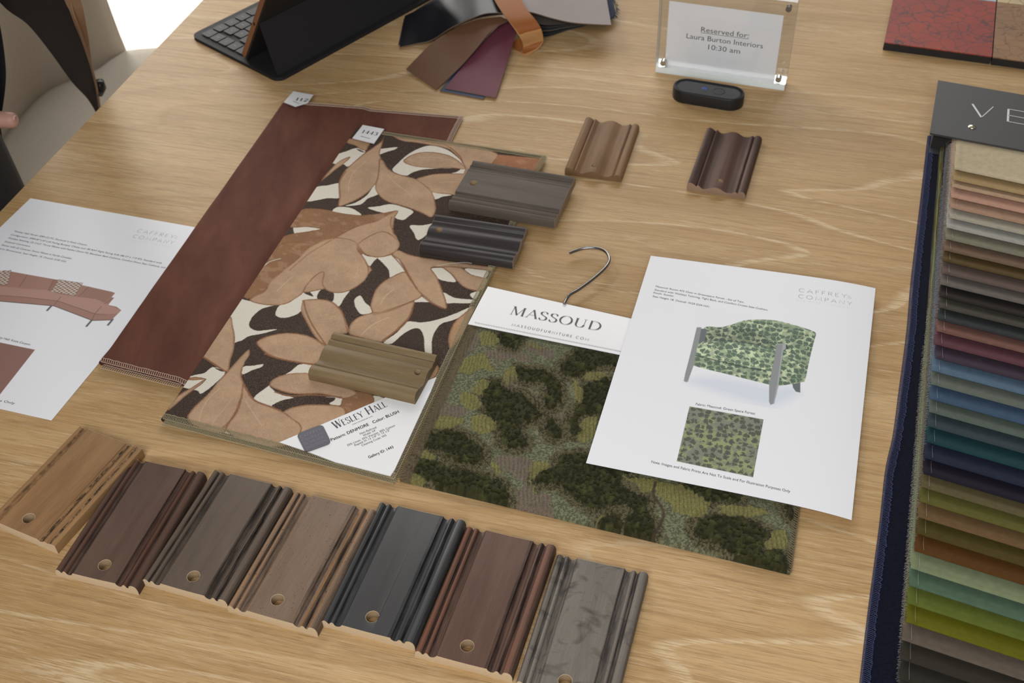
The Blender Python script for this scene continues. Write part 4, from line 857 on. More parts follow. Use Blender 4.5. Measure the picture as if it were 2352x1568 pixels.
# skirt down to the table all round
def skirt(Gd, cols):
    Gs = np.pad(Gd, ((1, 1), (1, 1), (0, 0)), mode='edge'); Gs[0, :, 2] = Gs[-1, :, 2] = TZ + .0004; Gs[:, 0, 2] = Gs[:, -1, 2] = TZ + .0004
    return Gs, np.pad(cols, ((1, 1), (1, 1), (0, 0)), mode='edge')
GS, CS = skirt(GG, cv.c)
gm = Mat('chenille', rough=0.95, spec=0.1, sheen=.08); ga = gm.node('ShaderNodeAttribute', attribute_name='Col'); v = gm.coord()
gm.base(gm.mix(gm.math('MULTIPLY', gm.ramp(gm.noise(v, 1900, 2), [(.4, 1.0), (.6, 0.0)]), .35), ga.outputs[0], '1f1e14')); gm.bump(gm.noise(v, 1600, 3, .7), .7, .0008)
gridmesh('chenille_cloth', GS, CS, gm.m, green)
th3 = thread_mat('brown_olive_thread', '5c4f38', '857454'); mb = MB()
e = GG[:, 0].copy(); e[:, 2] = TZ + .0045; e = e[:int(nv * .87)]
overlock(mb, e, gu_, .0072, step=.0019, r=.00028, th=.003, slant=1.4, rag=.002, jit=.5)
mb.build('overlock_stitching', th3, green)
mb = MB(); e = GG[:, -1].copy(); e[:, 2] = TZ + .0035; e = e[:int(nv * .5)]
overlock(mb, e, -gu_, .0075, step=.0022, r=.00034, th=.002, slant=1.8, rag=.002, jit=.4)
mb.build('overlock_stitching', th3, green)
# card hanger
ZC = .0078
k0, k1, k2 = at(1120.7, 657.6, ZC - .003), at(1447, 729, ZC - .002), at(1075, 743.7, ZC)
cu_ = (k1 - k0)[:2]; cu_ /= np.linalg.norm(cu_)
cw = gw * .985
cP = [k2, np.array([*(k2[:2] + gu_ * cw), TZ + ZC]), np.array([*(k0[:2] + cu_ * cw), TZ + ZC - .003]), k0]
SS, TT = np.meshgrid(np.linspace(0, 1, 24), np.linspace(0, 1, 12)); Gc = quad((cP[3], cP[2], cP[1], cP[0]), SS, TT)
Gc[..., 2] += .0005 * np.sin(np.pi * TT) 
def czf(x, y):
    t = np.clip(((np.array([x, y]) - k2[:2]) @ gn2) / ((k0 - k2)[:2] @ gn2), 0, 1); return TZ + ZC - .003 * t + .0005 * math.sin(math.pi * t)
mb = MB(); slab(mb, Gc, .0006)
cq = lambda x, y: at(x / 3.137 + 880, y / 3.137 + 350, ZC)
V, F = serif_mesh('MASSOUD', T=.125, t=.03, gap=.075); A, B = cq(912, 1160), cq(1560, 1282); put(mb, V, F, A, B, czf, 1, hs=capheight(V, A, B, .0125), eps=.0003)
V, F = thin_mesh('MASSOUDFURNITURE.COM', .1, .36); A, B = cq(925, 1247), cq(1478, 1356); put(mb, V, F, A, B, czf, 1, hs=capheight(V, A, B, .0034), eps=.0003)
mb.build('card_header', [plain('white_card', 'e8e8e8', .35), plain('card_ink', '3f3e40', .5), INK_F], green, smooth=True, sharp=40)
mb = MB()
for i in range(58):
    t = i / 57; p = cq(668 + 1060 * t * 1.0, 1226 + 210 * t); mb.box((p[0], p[1], czf(p[0], p[1]) + .0003), .0022, .0006, .0003, math.atan2(gu_[1], gu_[0]) - .25)
plabel(mb.build('perforated_stitch_line', plain('stitch_grey', 'c4c4c6', .7), green), 'dotted white stitch line')
mh = MB(); hk = [(1296, 697, .006), (1303, 684, .006), (1310, 676, .0075), (1330, 664, .008), (1360, 642, .009), (1383, 622, .0095), (1397, 605, .0095), (1399, 590, .0095), (1390, 577, .0095), (1373, 570, .009), (1350, 569, .008), (1330, 573, .007), (1308, 581, .006)]
hp_ = catmull([at(x, y, z) for x, y, z in hk], False, 6); mh.tube(hp_, .0015, 12)
mh.build('hanger_hook', plain('steel_wire', '8c8a88', .22, metal=1.0), green, smooth=True, sharp=50)

# ================================================================= printed sheets
class Page:
    def __init__(s, TL, TR, BR, BL, zf): s.c = [TL, TR, BR, BL]; s.zf = zf
    def pt(s, u, v): return quad(s.c, np.asarray(u, float), np.asarray(v, float))
    def P(s, u, v, e=0.0):
        p = s.pt(u, v); p[..., 2] = TZ + s.zf(np.asarray(u), np.asarray(v)) + e; return p
    def uv(s, px, py):
        u, v = .5, .5
        for _ in range(12):
            z = float(s.zf(np.array(u), np.array(v))); w = at(px, py, z)[:2]
            p = s.pt(u, v)[:2]; du = (s.pt(u + 1e-4, v)[:2] - p) / 1e-4; dv2 = (s.pt(u, v + 1e-4)[:2] - p) / 1e-4
            d = np.linalg.solve(np.array([du, dv2]).T, w - p); u += d[0]; v += d[1]
        return u, v
PW, PH = .2159, .2794
def page_text(pg, acc, V, F, a, b, mm=None, eps=.00012, mi=1):
    """a, b pixel baseline ends; laid out in page millimetres"""
    ua, ub = pg.uv(*a), pg.uv(*b); A = np.array([ua[0] * PW, -ua[1] * PH]); B = np.array([ub[0] * PW, -ub[1] * PH])
    hs = 1.0
    x0, x1 = V[:, 0].min(), V[:, 0].max(); L = np.linalg.norm(B - A); s_ = L / (x1 - x0)
    if mm: hs = mm / (s_ * V[:, 1].max())
    d = (B - A) / L; n = np.array([-d[1], d[0]]); q = A + np.outer((V[:, 0] - x0) * s_, d) + np.outer(V[:, 1] * s_ * hs, n)
    acc.add(pg.P(q[:, 0] / PW, -q[:, 1] / PH, eps), F, mi)
def build_page(name, label, pg, texts, patch, origin_px):
    t = thing(name, label, 'printed sheet', at(*origin_px, 0))
    S, T_ = np.meshgrid(np.linspace(0, 1, 120), np.linspace(0, 1, 150)); mb = MB(); slab(mb, pg.P(S, T_), .00012); 
    ob = mb.build('paper', [PAPER, PRINT], t, smooth=True, sharp=60)
    nd = len(texts) - 6
    for nm, idx, lb in (('description_text', range(0, nd), 'small grey product description'), ('company_logo', range(nd, nd + 4), 'thin grey logo lettering'), ('caption_text', [nd + 4], 'small caption above the fabric square'), ('note_text', [nd + 5], 'small note along the bottom')):
        acc = MB()
        for i in idx: V, F, a, b, mm, mi = texts[i]; page_text(pg, acc, V, F, a, b, mm, mi=mi, eps=.00015)
        plabel(acc.build(nm, [PAPER, INK, INK_L, INK_F], t), lb)
    for nm, (u0, u1, v0, v1), fn, lab in patch:
        nu_, nv_ = int((u1 - u0) * PW / .00042), int((v1 - v0) * PH / .00042)
        S, T_ = np.meshgrid(np.linspace(u0, u1, nu_), np.linspace(v0, v1, nv_)); Gp = pg.P(S, T_, .00005)
        cv = Canvas(S * PW, -T_ * PH, lin('e9e9ec')); fn(cv, lambda pts: [(u * PW, -v * PH) for u, v in (pg.uv(x, y) for x, y in pts)])
        plabel(gridmesh(nm, Gp, cv.c, PRINT, t), lab)
    return t
Z9 = .0112
def zr(u, v):
    k = u ** 7; zl = Z9 - .0008 * (1 - v) ; zr_ = .0060 + 0 * v; return zl * (1 - k) + zr_ * k + .0006 * np.sin(v * 5) * u * (1 - u)
def cz(u, v): return float(zr(np.array(float(u)), np.array(float(v))))
pR = Page(at(1495, 587, cz(0, 0)), at(2011, 662, cz(1, 0)), at(1956, 1194, cz(1, 1)), at(1346, 1063, cz(0, 1)), zr)
s5 = crop(4.612, 1480, 630); s6 = crop(3.734, 1340, 900)
def bt(t, sp=1.0): return bfont_mesh(t, sp)
P1 = lambda cr, p: cr([p])[0]
B_T = [(*bt('Massoud: Rouen 475 Chair in Greenspace Forest - Set of Two.'), P1(s5, (118, 134)), P1(s5, (1055, 304)), .0024, 1),
     (*bt('Standard with Weltless Tailoring, Tight Back, and Comfort Crown Seat Cushion.'), P1(s5, (106, 170)), P1(s5, (1308, 386)), .0024, 1),
     (*bt('Finish: Sussex.'), P1(s5, (95, 202)), P1(s5, (312, 238)), .0024, 1), (*bt('Seat Height 18. Overall: W29 D34 H31.'), P1(s5, (85, 238)), P1(s5, (695, 353)), .0024, 1),
     (*thin_mesh('CAFFREY', .055, .32), P1(s5, (1637, 185)), P1(s5, (2143, 250)), .0052, 2), (*thin_mesh('&', .06), P1(s5, (2150, 252)), P1(s5, (2195, 258)), .0042, 3),
     (*thin_mesh('COMPANY', .055, .32), P1(s5, (1630, 248)), P1(s5, (2198, 331)), .0052, 2), (*thin_mesh('DESIGNER SHOWROOM', .08, .9), P1(s5, (1615, 280)), P1(s5, (2205, 368)), .0020, 3),
     (*bt('Fabric: Massoud: Green Space Forest'), P1(s5, (543, 1383)), P1(s5, (1172, 1486)), .0027, 1),
     (*bt('Note: Images and Fabric Prints Are Not To Scale and For Illustration Purposes Only'), P1(s6, (580, 607)), P1(s6, (1772, 864)), .0027, 1)]
def worley(x, y, sc, seed):
    """distance to the nearest and second nearest jittered point, in cells"""
    R1, R2 = np.random.RandomState(seed).rand(64, 64), np.random.RandomState(seed + 1).rand(64, 64); X, Y = x * sc, y * sc; xi, yi = np.floor(X).astype(int), np.floor(Y).astype(int)
    f1 = np.full(X.shape, 9.0); f2 = f1.copy(); idv = np.zeros(X.shape)
    for dx in (-1, 0, 1):
        for dy in (-1, 0, 1):
            a, b = (xi + dx) % 64, (yi + dy) % 64; d = np.hypot(xi + dx + .15 + .7 * R1[a, b] - X, yi + dy + .15 + .7 * R2[a, b] - Y)
            n = d < f1; f2 = np.where(n, f1, np.minimum(f2, d)); idv = np.where(n, R1[b, a], idv); f1 = np.where(n, d, f1)
    return f1, f2, idv
def floral(cc, x, y, d, k=1.0, seed=100, dk='4f6353', md='8fa07e', lt='c2cda6', gr='7f8a76', sc=165, full=1.0):
    wx = x + .0016 * (fnoise(x * 900, y * 900, seed + 9) - .5); wy = y + .0016 * (fnoise(x * 900, y * 900, seed + 12) - .5)
    f1, f2, idv = worley(wx, wy, sc * k, seed); e = fnoise(x * 1500, y * 1500, seed + 4, 2)
    g = sstep(.42, .62, fnoise(x * 120, y * 120, seed + 20))[:, None]; out = np.array(lin(lt)) * (1 - g) + np.array(lin(md)) * g
    g2 = sstep(.5, .6, fnoise(x * 300, y * 300, seed + 22))[:, None]; out = out * (1 - g2 * .6) + np.array(lin(gr)) * g2 * .6
    rad = (.30 + .26 * idv) * full + .55 * (fnoise(x * 700, y * 700, seed + 31, 2) - .5)
    m = sstep(.05, -.03, f1 - rad)[:, None] * (sstep(.03, .10, f2 - f1)[:, None]); out = out * (1 - m) + np.array(lin(dk)) * m * (0.75 + .5 * e[:, None])
    l2 = sstep(.04, 0, np.abs(f1 - rad * .5 - .1 * (e - .5)))[:, None] * m * .45; return out * (1 - l2) + np.array(lin(md)) * l2
def chair_print(cv, q):
    c_ = lambda pts: q(s5(pts))
    cv.poly(c_([(450, 1135), (760, 1085), (1300, 1180), (1560, 1190), (1640, 1260), (1330, 1400), (900, 1290)]), lin('ccd4e0'), aa=.006, alpha=.75)
    gr, gd, gl_ = lin('8a8d8e'), lin('63686a'), lin('a2a5a7')
    cv.poly(c_([(1565, 1150), (1652, 1140), (1652, 1252), (1605, 1242), (1575, 1200)]), gd, smooth=False)
    body = [(640, 560), (800, 560), (930, 530), (1050, 490), (1200, 478), (1400, 490), (1600, 540), (1760, 590), (1817, 625), (1800, 700), (1750, 900), (1705, 1110), (1660, 1142), (1420, 1180), (1300, 1162), (900, 1062), (540, 972), (508, 930), (530, 840), (560, 720)]
    cv.poly(c_(body), (0, 0, 0), mod=lambda cc, x, y, d: floral(cc, x, y, d))
    cv.poly(c_([(650, 600), (900, 560), (1060, 560), (1200, 600), (1330, 700), (1390, 780), (1200, 752), (1000, 722), (750, 706), (640, 700)]), (0, 0, 0), mod=lambda cc, x, y, d: floral(cc, x, y, d, seed=130) * .66)
    cv.poly(c_([(570, 722), (750, 705), (1000, 720), (1200, 750), (1392, 792), (1375, 900), (1360, 985), (1320, 1012), (1150, 980), (900, 920), (700, 870), (540, 845)]), (0, 0, 0), mod=lambda cc, x, y, d: floral(cc, x, y, d, seed=160, md='9bad86') * 1.15)
    dkk = lin('39443a')
    cv.line(c_([(535, 855), (700, 895), (900, 945), (1150, 1000), (1340, 1020)]), dkk, w=.0007, alpha=.85)
    cv.line(c_([(640, 700), (760, 705), (1000, 718), (1200, 748), (1385, 785)]), dkk, w=.0005, alpha=.6)
    cv.line(c_([(1395, 790), (1500, 760), (1620, 700), (1700, 640), (1790, 630)]), lin('a9b58c'), w=.0005, alpha=.5)
    cv.line(c_([(1060, 500), (1200, 488), (1400, 500), (1600, 550), (1750, 600), (1805, 630)]), lin('9fb58c'), w=.0005, alpha=.7)
    cv.poly(c_([(590, 575), (655, 575), (660, 620), (638, 705), (575, 740)]), gd, smooth=False)
    cv.poly(c_([(555, 560), (605, 560), (580, 700), (535, 880), (520, 970), (460, 1138), (436, 1140), (418, 1128), (430, 1060), (500, 790)]), gr, smooth=False)
    cv.poly(c_([(1480, 745), (1512, 742), (1530, 790), (1480, 800)]), dkk, smooth=False)
    cv.poly(c_([(1400, 740), (1500, 738), (1498, 790), (1470, 805), (1420, 1180), (1375, 1368), (1335, 1382), (1320, 1345), (1322, 1160), (1375, 900)]), gr, smooth=False)
    cv.poly(c_([(1465, 745), (1500, 740), (1498, 790), (1470, 805), (1420, 1180), (1375, 1368), (1365, 1365), (1405, 1170)]), gl_, smooth=False)
    cv.line(c_([(1400, 740), (1500, 738)]), gl_, w=.0004)
def sw_print(cv, q):
    cv.poly(q(s6([(910, 123), (1545, 235), (1455, 731), (800, 594)])), (0, 0, 0), smooth=False, aa=.0002, mod=lambda cc, x, y, d: floral(cc, x, y, d, k=1.0, seed=190, dk='4b4f42', md='7b7f6e', lt='8f9668', gr='74786a', full=.85))
def bbox(pg, cr, pts, pad=.01):
    uv = np.array([pg.uv(x, y) for x, y in cr(pts)]); return (max(0.002, uv[:, 0].min() - pad), min(.998, uv[:, 0].max() + pad), max(.002, uv[:, 1].min() - pad), min(.998, uv[:, 1].max() + pad))
build_page('printed_chair_sheet', 'white sheet printed with a green floral armchair and a fabric square, over the chenille sample', pR, B_T,
    [('chair_picture', bbox(pR, s5, [(560, 540), (1200, 470), (1825, 600), (1660, 1270), (1345, 1400), (415, 1145)], .006), chair_print, 'printed green floral armchair with grey wooden legs'),
     ('fabric_picture', bbox(pR, s6, [(910, 123), (1545, 235), (1455, 731), (800, 594)], .003), sw_print, 'printed square of green camouflage-like fabric')], (1346, 1063))
# left sheet
def zlft(u, v): return .0004 + .0007 * np.sin(v * 3.1) * (1 - u) + 0 * u
s4 = crop(5.227, 0, 480); s4b = crop(2.614, 0, 400)
_a, _b = at(70, 455, .0004), at(445, 521, .0004); ux = (_b - _a)[:2]; ux /= np.linalg.norm(ux)
_c2 = at(118, 965, .0006); pTL = _a; pTR = np.array([*(pTL[:2] + ux * PW), TZ]); nn_ = np.array([ux[1], -ux[0]])
rv = _c2[:2] - pTR[:2]; pBL = np.array([*(pTL[:2] + rv + nn_ * 0), TZ]); 
pL = Page(pTL, pTR, _c2, pBL, zlft)
def end_at(t, b, mm_w, up):   # text that ends at pixel b; total width given in metres along the page
    u, v = pL.uv(*b); return t, (u, v)
L_T = [(*bt('Wesley Hall: Perein 2084 (2) PC. Sectional in Katie Canyon.'), P1(s4, (165, 273)), P1(s4, (1045, 442)), .0023, 1),
     (*bt('Configuration: 2084-87 LAF Left Facing Bumper Chaise and -80 RAF Right Facing Sofa (86 LF x 119 RF). Standard with'), P1(s4, (125, 314)), P1(s4, (1935, 658)), .0023, 1),
     (*bt('Weltless Stitching. (3) 21x21 Throw Pillows with Feather Down Fill, Blendown Back Cushions, Comfort Down Seat Cushions, and'), P1(s4, (90, 354)), P1(s4, (1978, 712)), .0023, 1),
     (*bt('Sectional Connectors.'), P1(s4, (52, 396)), P1(s4, (360, 457)), .0023, 1), (*bt('Shown with (2) Contrast Throw Pillows in Myrtle Cinnaber.'), P1(s4, (14, 438)), P1(s4, (862, 604)), .0023, 1),
     (*bt('Finish: Brownstone. Seat Height: 18. Overall: D38 H35.'), P1(s4, (-30, 478)), P1(s4, (792, 641)), .0023, 1),
     (*thin_mesh('CAFFREY', .06, .32), P1(s4, (1638, 275)), P1(s4, (2080, 352)), .0052, 2), (*thin_mesh('&', .06), P1(s4, (2088, 354)), P1(s4, (2122, 360)), .0042, 3),
     (*thin_mesh('COMPANY', .06, .32), P1(s4, (1585, 342)), P1(s4, (2075, 424)), .0052, 2), (*thin_mesh('DESIGNER SHOWROOM', .08, .9), P1(s4, (1548, 372)), P1(s4, (2055, 465)), .0020, 3),
     (*bt('Fabric: Wesley Hall: Katie Canyon'), P1(s4b, (-110, 960)), P1(s4b, (178, 1028)), .0025, 1),
     (*bt('Note: Images and Fabric Prints Are Not To Scale and For Illustration Purposes Only'), (-390, 842), P1(s4b, (85, 1382)), .0025, 1)]
def sofa_print(cv, q):
    c_ = lambda pts: q(s4(pts)); R0, R1, R2 = lin('a27a6c'), lin('b18a7c'), lin('8c675a')
    leg = lin('55565a')
    for a, b in (((628, 1150), (568, 1215)), ((1105, 1330), (1040, 1405)), ((1352, 1325), (1298, 1390))): cv.line(c_([a, b]), leg, w=.0011, smooth=False)
    cv.poly(c_([(-350, 790), (-100, 770), (60, 735), (140, 750), (330, 785), (640, 840), (710, 852), (1060, 930), (1340, 992), (1382, 1008), (1340, 1058), (1368, 1065), (1300, 1150), (1400, 1172), (1458, 1215), (1410, 1262), (1340, 1330), (1110, 1337), (650, 1162), (0, 1105), (-350, 1110)]), R0, smooth=False)
    cv.poly(c_([(640, 842), (580, 990), (700, 1020), (700, 850)]), R2, smooth=False, alpha=.6); cv.poly(c_([(1068, 930), (930, 1060), (1260, 1120), (1350, 1010), (1370, 1004)]), R2, smooth=False, alpha=.35)
    cv.poly(c_([(-350, 940), (0, 925), (330, 960), (560, 970), (760, 1030), (1150, 1080), (1320, 1155), (1452, 1215), (1420, 1252), (1250, 1262), (1140, 1252), (700, 1100), (300, 1055), (-350, 1020)]), R1, smooth=False)
    for L in ([(330, 790), (235, 930)], [(645, 845), (580, 980)], [(1065, 932), (940, 1050)], [(0, 1035), (300, 1058), (690, 1102), (1140, 1258), (1270, 1265)], [(730, 1055), (640, 1160)], [(1215, 1170), (1140, 1255), (1105, 1330)], [(1368, 1066), (1255, 1140)]): cv.line(c_(L), lin('74544a'), w=.0004, alpha=.8, smooth=False)
    cv.line(c_([(-350, 1112), (0, 1106), (650, 1163), (1110, 1338), (1342, 1331)]), lin('5a5552'), w=.0005, smooth=False)
    def chk(cc, x, y, d):
        a = np.sin(x * 2 * np.pi / .0052 + y * 500) * np.sin(y * 2 * np.pi / .0045 - x * 400) + .5 * (vnoise(x * 1500, y * 1500, 7) - .5)
        o = np.array(lin('cbb9a8')) * np.ones((x.size, 1)); m = sstep(.02, .2, a)[:, None]; o = o * (1 - m) + np.array(lin('5c6672')) * m
        m = sstep(.45, .55, a)[:, None]; return o * (1 - m) + np.array(lin('9c6a56')) * m
    for P_ in ([(700, 850), (715, 842), (810, 862), (905, 875), (1000, 886), (960, 940), (900, 1042), (760, 1015), (598, 990), (650, 940)], [(-60, 735), (40, 745), (135, 732), (115, 830), (92, 912), (-60, 905)]):
        cv.poly(c_(P_), (0, 0, 0), smooth=False, mod=chk, border=lin('40484f'), bw=.0004)
def sq_print(cv, q): cv.poly(q([(-150, 755), (80.5, 803), (-5, 912), (-240, 860)]), lin('8d6960'), smooth=False, mod=lambda cc, x, y, d: cc * (.92 + .16 * fnoise(x * 900, y * 900, 5))[:, None])
build_page('printed_sofa_sheet', 'white sheet printed with a dusty pink sectional sofa, at the left under the brown velvet', pL, L_T,
    [('sofa_picture', bbox(pL, s4, [(-300, 720), (1470, 720), (1470, 1420), (-300, 1420)], .0), sofa_print, 'printed dusty pink sectional sofa with patterned pillows'),
     ('fabric_picture', bbox(pL, lambda p: p, [(-150, 755), (80.5, 803), (-5, 912)], .003), sq_print, 'printed square of dusty rose fabric')], (118, 965))

# ================================================================= velvet swatch book on the right
NS = 39; TH = .0006
hz = NS * TH + .0050
hA, hB, hC = at(2155, 184, hz), at(2136, 305, hz), at(2352, 345, hz)
bu = (hC - hB)[:2]; bu /= np.linalg.norm(bu); bn = np.array([-bu[1], bu[0]])
book = thing('velvet_swatch_book', 'long fanned book of coloured velvet swatches with a black lettered header', 'swatch book', np.array([hB[0], hB[1], TZ]))
bounds = [(2190, 395), (2187, 419), (2185, 435.6), (2183, 459), (2181, 483), (2179, 506), (2172, 528), (2170, 554), (2166, 579.6), (2164, 604), (2162, 632.6), (2158, 658), (2156, 686), (2156, 711.6), (2152, 739), (2150, 766), (2144, 796), (2146, 828), (2138, 857), (2136, 888.6), (2133, 922), (2131, 952), (2129, 985), (2126, 1021), (2121, 1057.6), (2118, 1093), (2113, 1123), (2111, 1157), (2106, 1192), (2104, 1230), (2099, 1269.7), (2089, 1309), (2086, 1349), (2082, 1390), (2079, 1433), (2070, 1474.5), (2067, 1519), (2064, 1566), (2060, 1615)]
cols = ['cdbd9c', 'b5996c', 'c4a584', 'cc9f88', 'b8957c', 'b4ac9a', 'aeaba2', '86836f', '7a6450', '5e4c2c', '695850', '6f6861', '2c2724', '4d4a40', '363a39', '7d594f', '643f45', '453844', '5c7286', '6b7268', '455a72', '5f6a60', '3c484c', '1f4246', '262c3f', '221d2a', '675c3e', '65622f', '745a3a', '544820', '5f3d18', '86906c', '58705a', '66702c', '6c6a12', '6b5f52', '3a352c', '343129', '3b3a33']
nl = len(bounds)
fr = lambda p: np.array([(p[:2] - hB[:2]) @ bu, (p[:2] - hB[:2]) @ -bn])   # (across, down the book)
pos = [fr(at(x, y, (nl - i) * TH + .0018)) for i, (x, y) in enumerate(bounds)]
xs = np.array([p[0] for p in pos]); ys = np.array([p[1] for p in pos]); sl = np.polyfit(ys, xs, 1)
BW = .36; rnd = random.Random(8)
xtop = (fr(at(2191, 330, nl * TH))[0], fr(at(2158, 345, .003))[0])
def vel_mat(col, i):
    m = Mat('velvet_%s' % i, rough=.8, spec=.15, sheen=.3); m.b.inputs['Sheen Tint'].default_value = (*[min(1, q * 1.6 + .03) for q in lin(col)], 1); c = lin(col); v = m.coord()
    m.base(m.mix(m.ramp(m.noise(v, 160, 4, .6), [(.2, 0.0), (.8, 1.0)]), tuple(q * .60 for q in c), tuple(min(1, q * .82) for q in c))); m.bump(m.noise(v, 2200, 2), .3, .0003); return m.m
def frpt(a, d, z): p = hB[:2] + bu * a - bn * d; return (p[0], p[1], TZ + z)
for i in range(nl):
    zt = (nl - i) * TH + .0018; d1 = ys[i]; 
    X0 = xtop[0] * (1 - i / nl) + xtop[1] * i / nl; slp = (xs[i] - X0) / d1 if i > 1 else sl[0]; offs = xs[i] - d1 * slp
    na, nd = 46, 36
    A_s = np.concatenate([[0, .0008, .003, .0055, .0065], np.linspace(.009, BW, na)]); D0 = -.02
    D_s = np.concatenate([np.linspace(D0, d1 - .012, nd), np.linspace(d1 - .011, d1, 10)])
    Gv = np.zeros((len(D_s), len(A_s), 3)); rn = np.random.RandomState(i)
    for r_, d in enumerate(D_s):
        e = max(0, (d - (d1 - .003)) / .003); k_end = 0.0006 * math.sqrt(max(0, 1 - e * e)) - .0006
        lift = .0040 * math.exp(-((d1 - d) / .009) ** 2) * (1 if e < 1 else 1)
        for c_, a in enumerate(A_s):
            wave = .0035 * math.sin(a * 9 + 1.0) * min(1, a * 8) + .0012 * math.sin(a * 23 + i)
            x = offs + d * slp + a; fray = (rn.rand() - .5) * .0011 if c_ == 0 else 0
            dd = d + (wave * .0 + .0) + (-.00055 * a * 0)
            z = zt + k_end + lift - (.0003 if c_ == 0 else 0) + .0004 * math.sin(a * 14 + d * 20)
            z += .00025 if c_ in (2, 3) else 0
            Gv[r_, c_] = frpt(x + fray, dd + (a * .035 if d > d1 - .03 else a * .035 * max(0, (d + .02) / (d1 + .0))), z)
    mb = MB(); slab(mb, Gv, .0005 if i < nl - 1 else .0006)
    # fray threads along the left edge
    for q in range(int((d1 if i < 4 else min(d1, .32)) / .0016)):
        d = d1 - q * .0016 - rnd.random() * .0006
        if d < 0: break
        a0 = offs + d * slp; z0_ = zt - .0001; L_ = .0008 + rnd.random() * .0016
        mb.tube([frpt(a0 + .001, d, z0_ + .0002), frpt(a0 - L_ * .5, d + (rnd.random() - .5) * .001, z0_ + .0002), frpt(a0 - L_, d + (rnd.random() - .5) * .002, z0_ - .0005)], .00013, 3, 1, caps=False)
    # pinked stitch line near the left edge
    c = lin(cols[i]); thm = plain('fray_%d' % i, tuple(255 * min(1, (q ** (1 / 2.2)) * .55 + .36) for q in c), .9)
    for q in range(10):
        d = d1 - .0015 - q * .0017
        if d < 0: break
        a0 = offs + d * slp + .0062; mb.tube([frpt(a0, d, zt + .0008 + .0040 * math.exp(-((d1 - d) / .009) ** 2)), frpt(a0, d - .0011, zt + .0008 + .0040 * math.exp(-((d1 - d) / .009) ** 2))], .00016, 4, 1, caps=False)
    mb.build('velvet_swatch', [vel_mat(cols[i], i), thm], book, smooth=True, sharp=60)
# navy backing cloth with serged edge
nvm = Mat('navy_velvet', rough=.9, spec=.1, sheen=.08); v = nvm.coord(); nvm.base(nvm.mix(nvm.ramp(nvm.noise(v, 900, 4, .7), [(.4, 0.0), (.7, 1.0)]), '090b15', '12162a')); nvm.bump(nvm.noise(v, 1500, 3), .5, .0006)
nb = [at(x, y, .0012) for x, y in [(2136, 312), (2118, 480), (2100, 640), (2090, 760), (2072, 900), (2058, 1000), (2040, 1080), (2025, 1210), (2000, 1400), (1982, 1560), (1975, 1640)]]
nbc = catmull(nb, False, 12); Sa = np.concatenate([[0, .002], np.linspace(.006, .34, 10)])
Gn = np.array([[(*(p[:2] + bu * a), TZ + .0016 - (.0004 if a == 0 else 0)) for a in Sa] for p in nbc]); mb = MB(); slab(mb, Gn, .0013); mb.build('backing_cloth', nvm.m, book, smooth=True, sharp=60)
mb = MB(); overlock(mb, np.array(nbc) + [0, 0, .0004], bu, .0045, step=.0016, r=.0003, th=.0012, slant=.7, rag=.0008, jit=.3)
nb2 = [p + np.array([*(-bu * (.0016 + .0006 * math.sin(i * .05))), -.0006]) for i, p in enumerate(nbc)]
overlock(mb, np.array(nb2), bu, .004, step=.0015, r=.0003, th=.0003, slant=.7, chain=True)
mb.build('serged_edge', thread_mat('navy_thread', '1c2038', '3f4770'), book)
# header board
mb = MB(); hd = np.linalg.norm((hA - hB)[:2] @ bn)
def hpoly(z0, z1, a0, a1, d0, d1): mb.prism([frpt(a0, d1, 0)[:2], frpt(a1, d1, 0)[:2], frpt(a1, d0, 0)[:2], frpt(a0 + fr(hA)[0] - fr(hB)[0], d0, 0)[:2]], TZ + z0, TZ + z1)
hdepth = -(fr(hA)[1]); hpoly(hz - .0022, hz, 0, BW + .03, -hdepth, 0); hpoly(.0003, .0022, .004, BW + .03, -hdepth, -.003)
HB = plain('black_board', '3c3c3c', .5, bumpscale=900, bs=.15); mb.build('header_board', HB, book)
mb = MB(); hpoly(.0022, hz - .0022, .004, BW + .02, -hdepth + .001, -.012); plabel(mb.build('bound_stack', plain('stack_end', '22201f', .9, bumpscale=700, bs=.4), book), 'clamped dark ends of the swatches')
mb = MB(); hc = lambda x, y: at(x / 2.903 + 1940, y / 2.903 + 160, hz + .0003)
def bar(a, b, w):
    V, F = ribbon([a[:2], b[:2]], w); mb.add([(*p, TZ + hz + .0003) for p in V], F)
bar(hc(852, 228), hc(912, 318), .0022); bar(hc(912, 318), hc(992, 246), .0010)
ve = hc(1093, 262), hc(1088, 345); bar(ve[0], ve[1], .0022)
eu = bu * .034
for p, l in ((ve[0], 1), ((ve[0] + ve[1]) / 2, .9), (ve[1], 1)): bar(p, np.array([*(p[:2] + eu * l), 0]), .0010)
plabel(mb.build('header_lettering', plain('silver_foil', 'cfcfd2', .35), book), 'silver letters V E')
mb = MB(); rp = hc(850, 381); 
for k in range(5):
    pass
ring_ = lambda r, z: [(rp[0] + r * math.cos(2 * math.pi * k / 20), rp[1] + r * math.sin(2 * math.pi * k / 20), TZ + hz + z) for k in range(20)]
mb.grid(np.array([ring_(.0042, .0), ring_(.0042, .0006), ring_(.0034, .0013), ring_(.002, .0017), ring_(.0003, .0018)])); plabel(mb.build('rivet', plain('silver_rivet', 'c9c2a8', .25, metal=1.0), book, smooth=True), 'silver rivet')

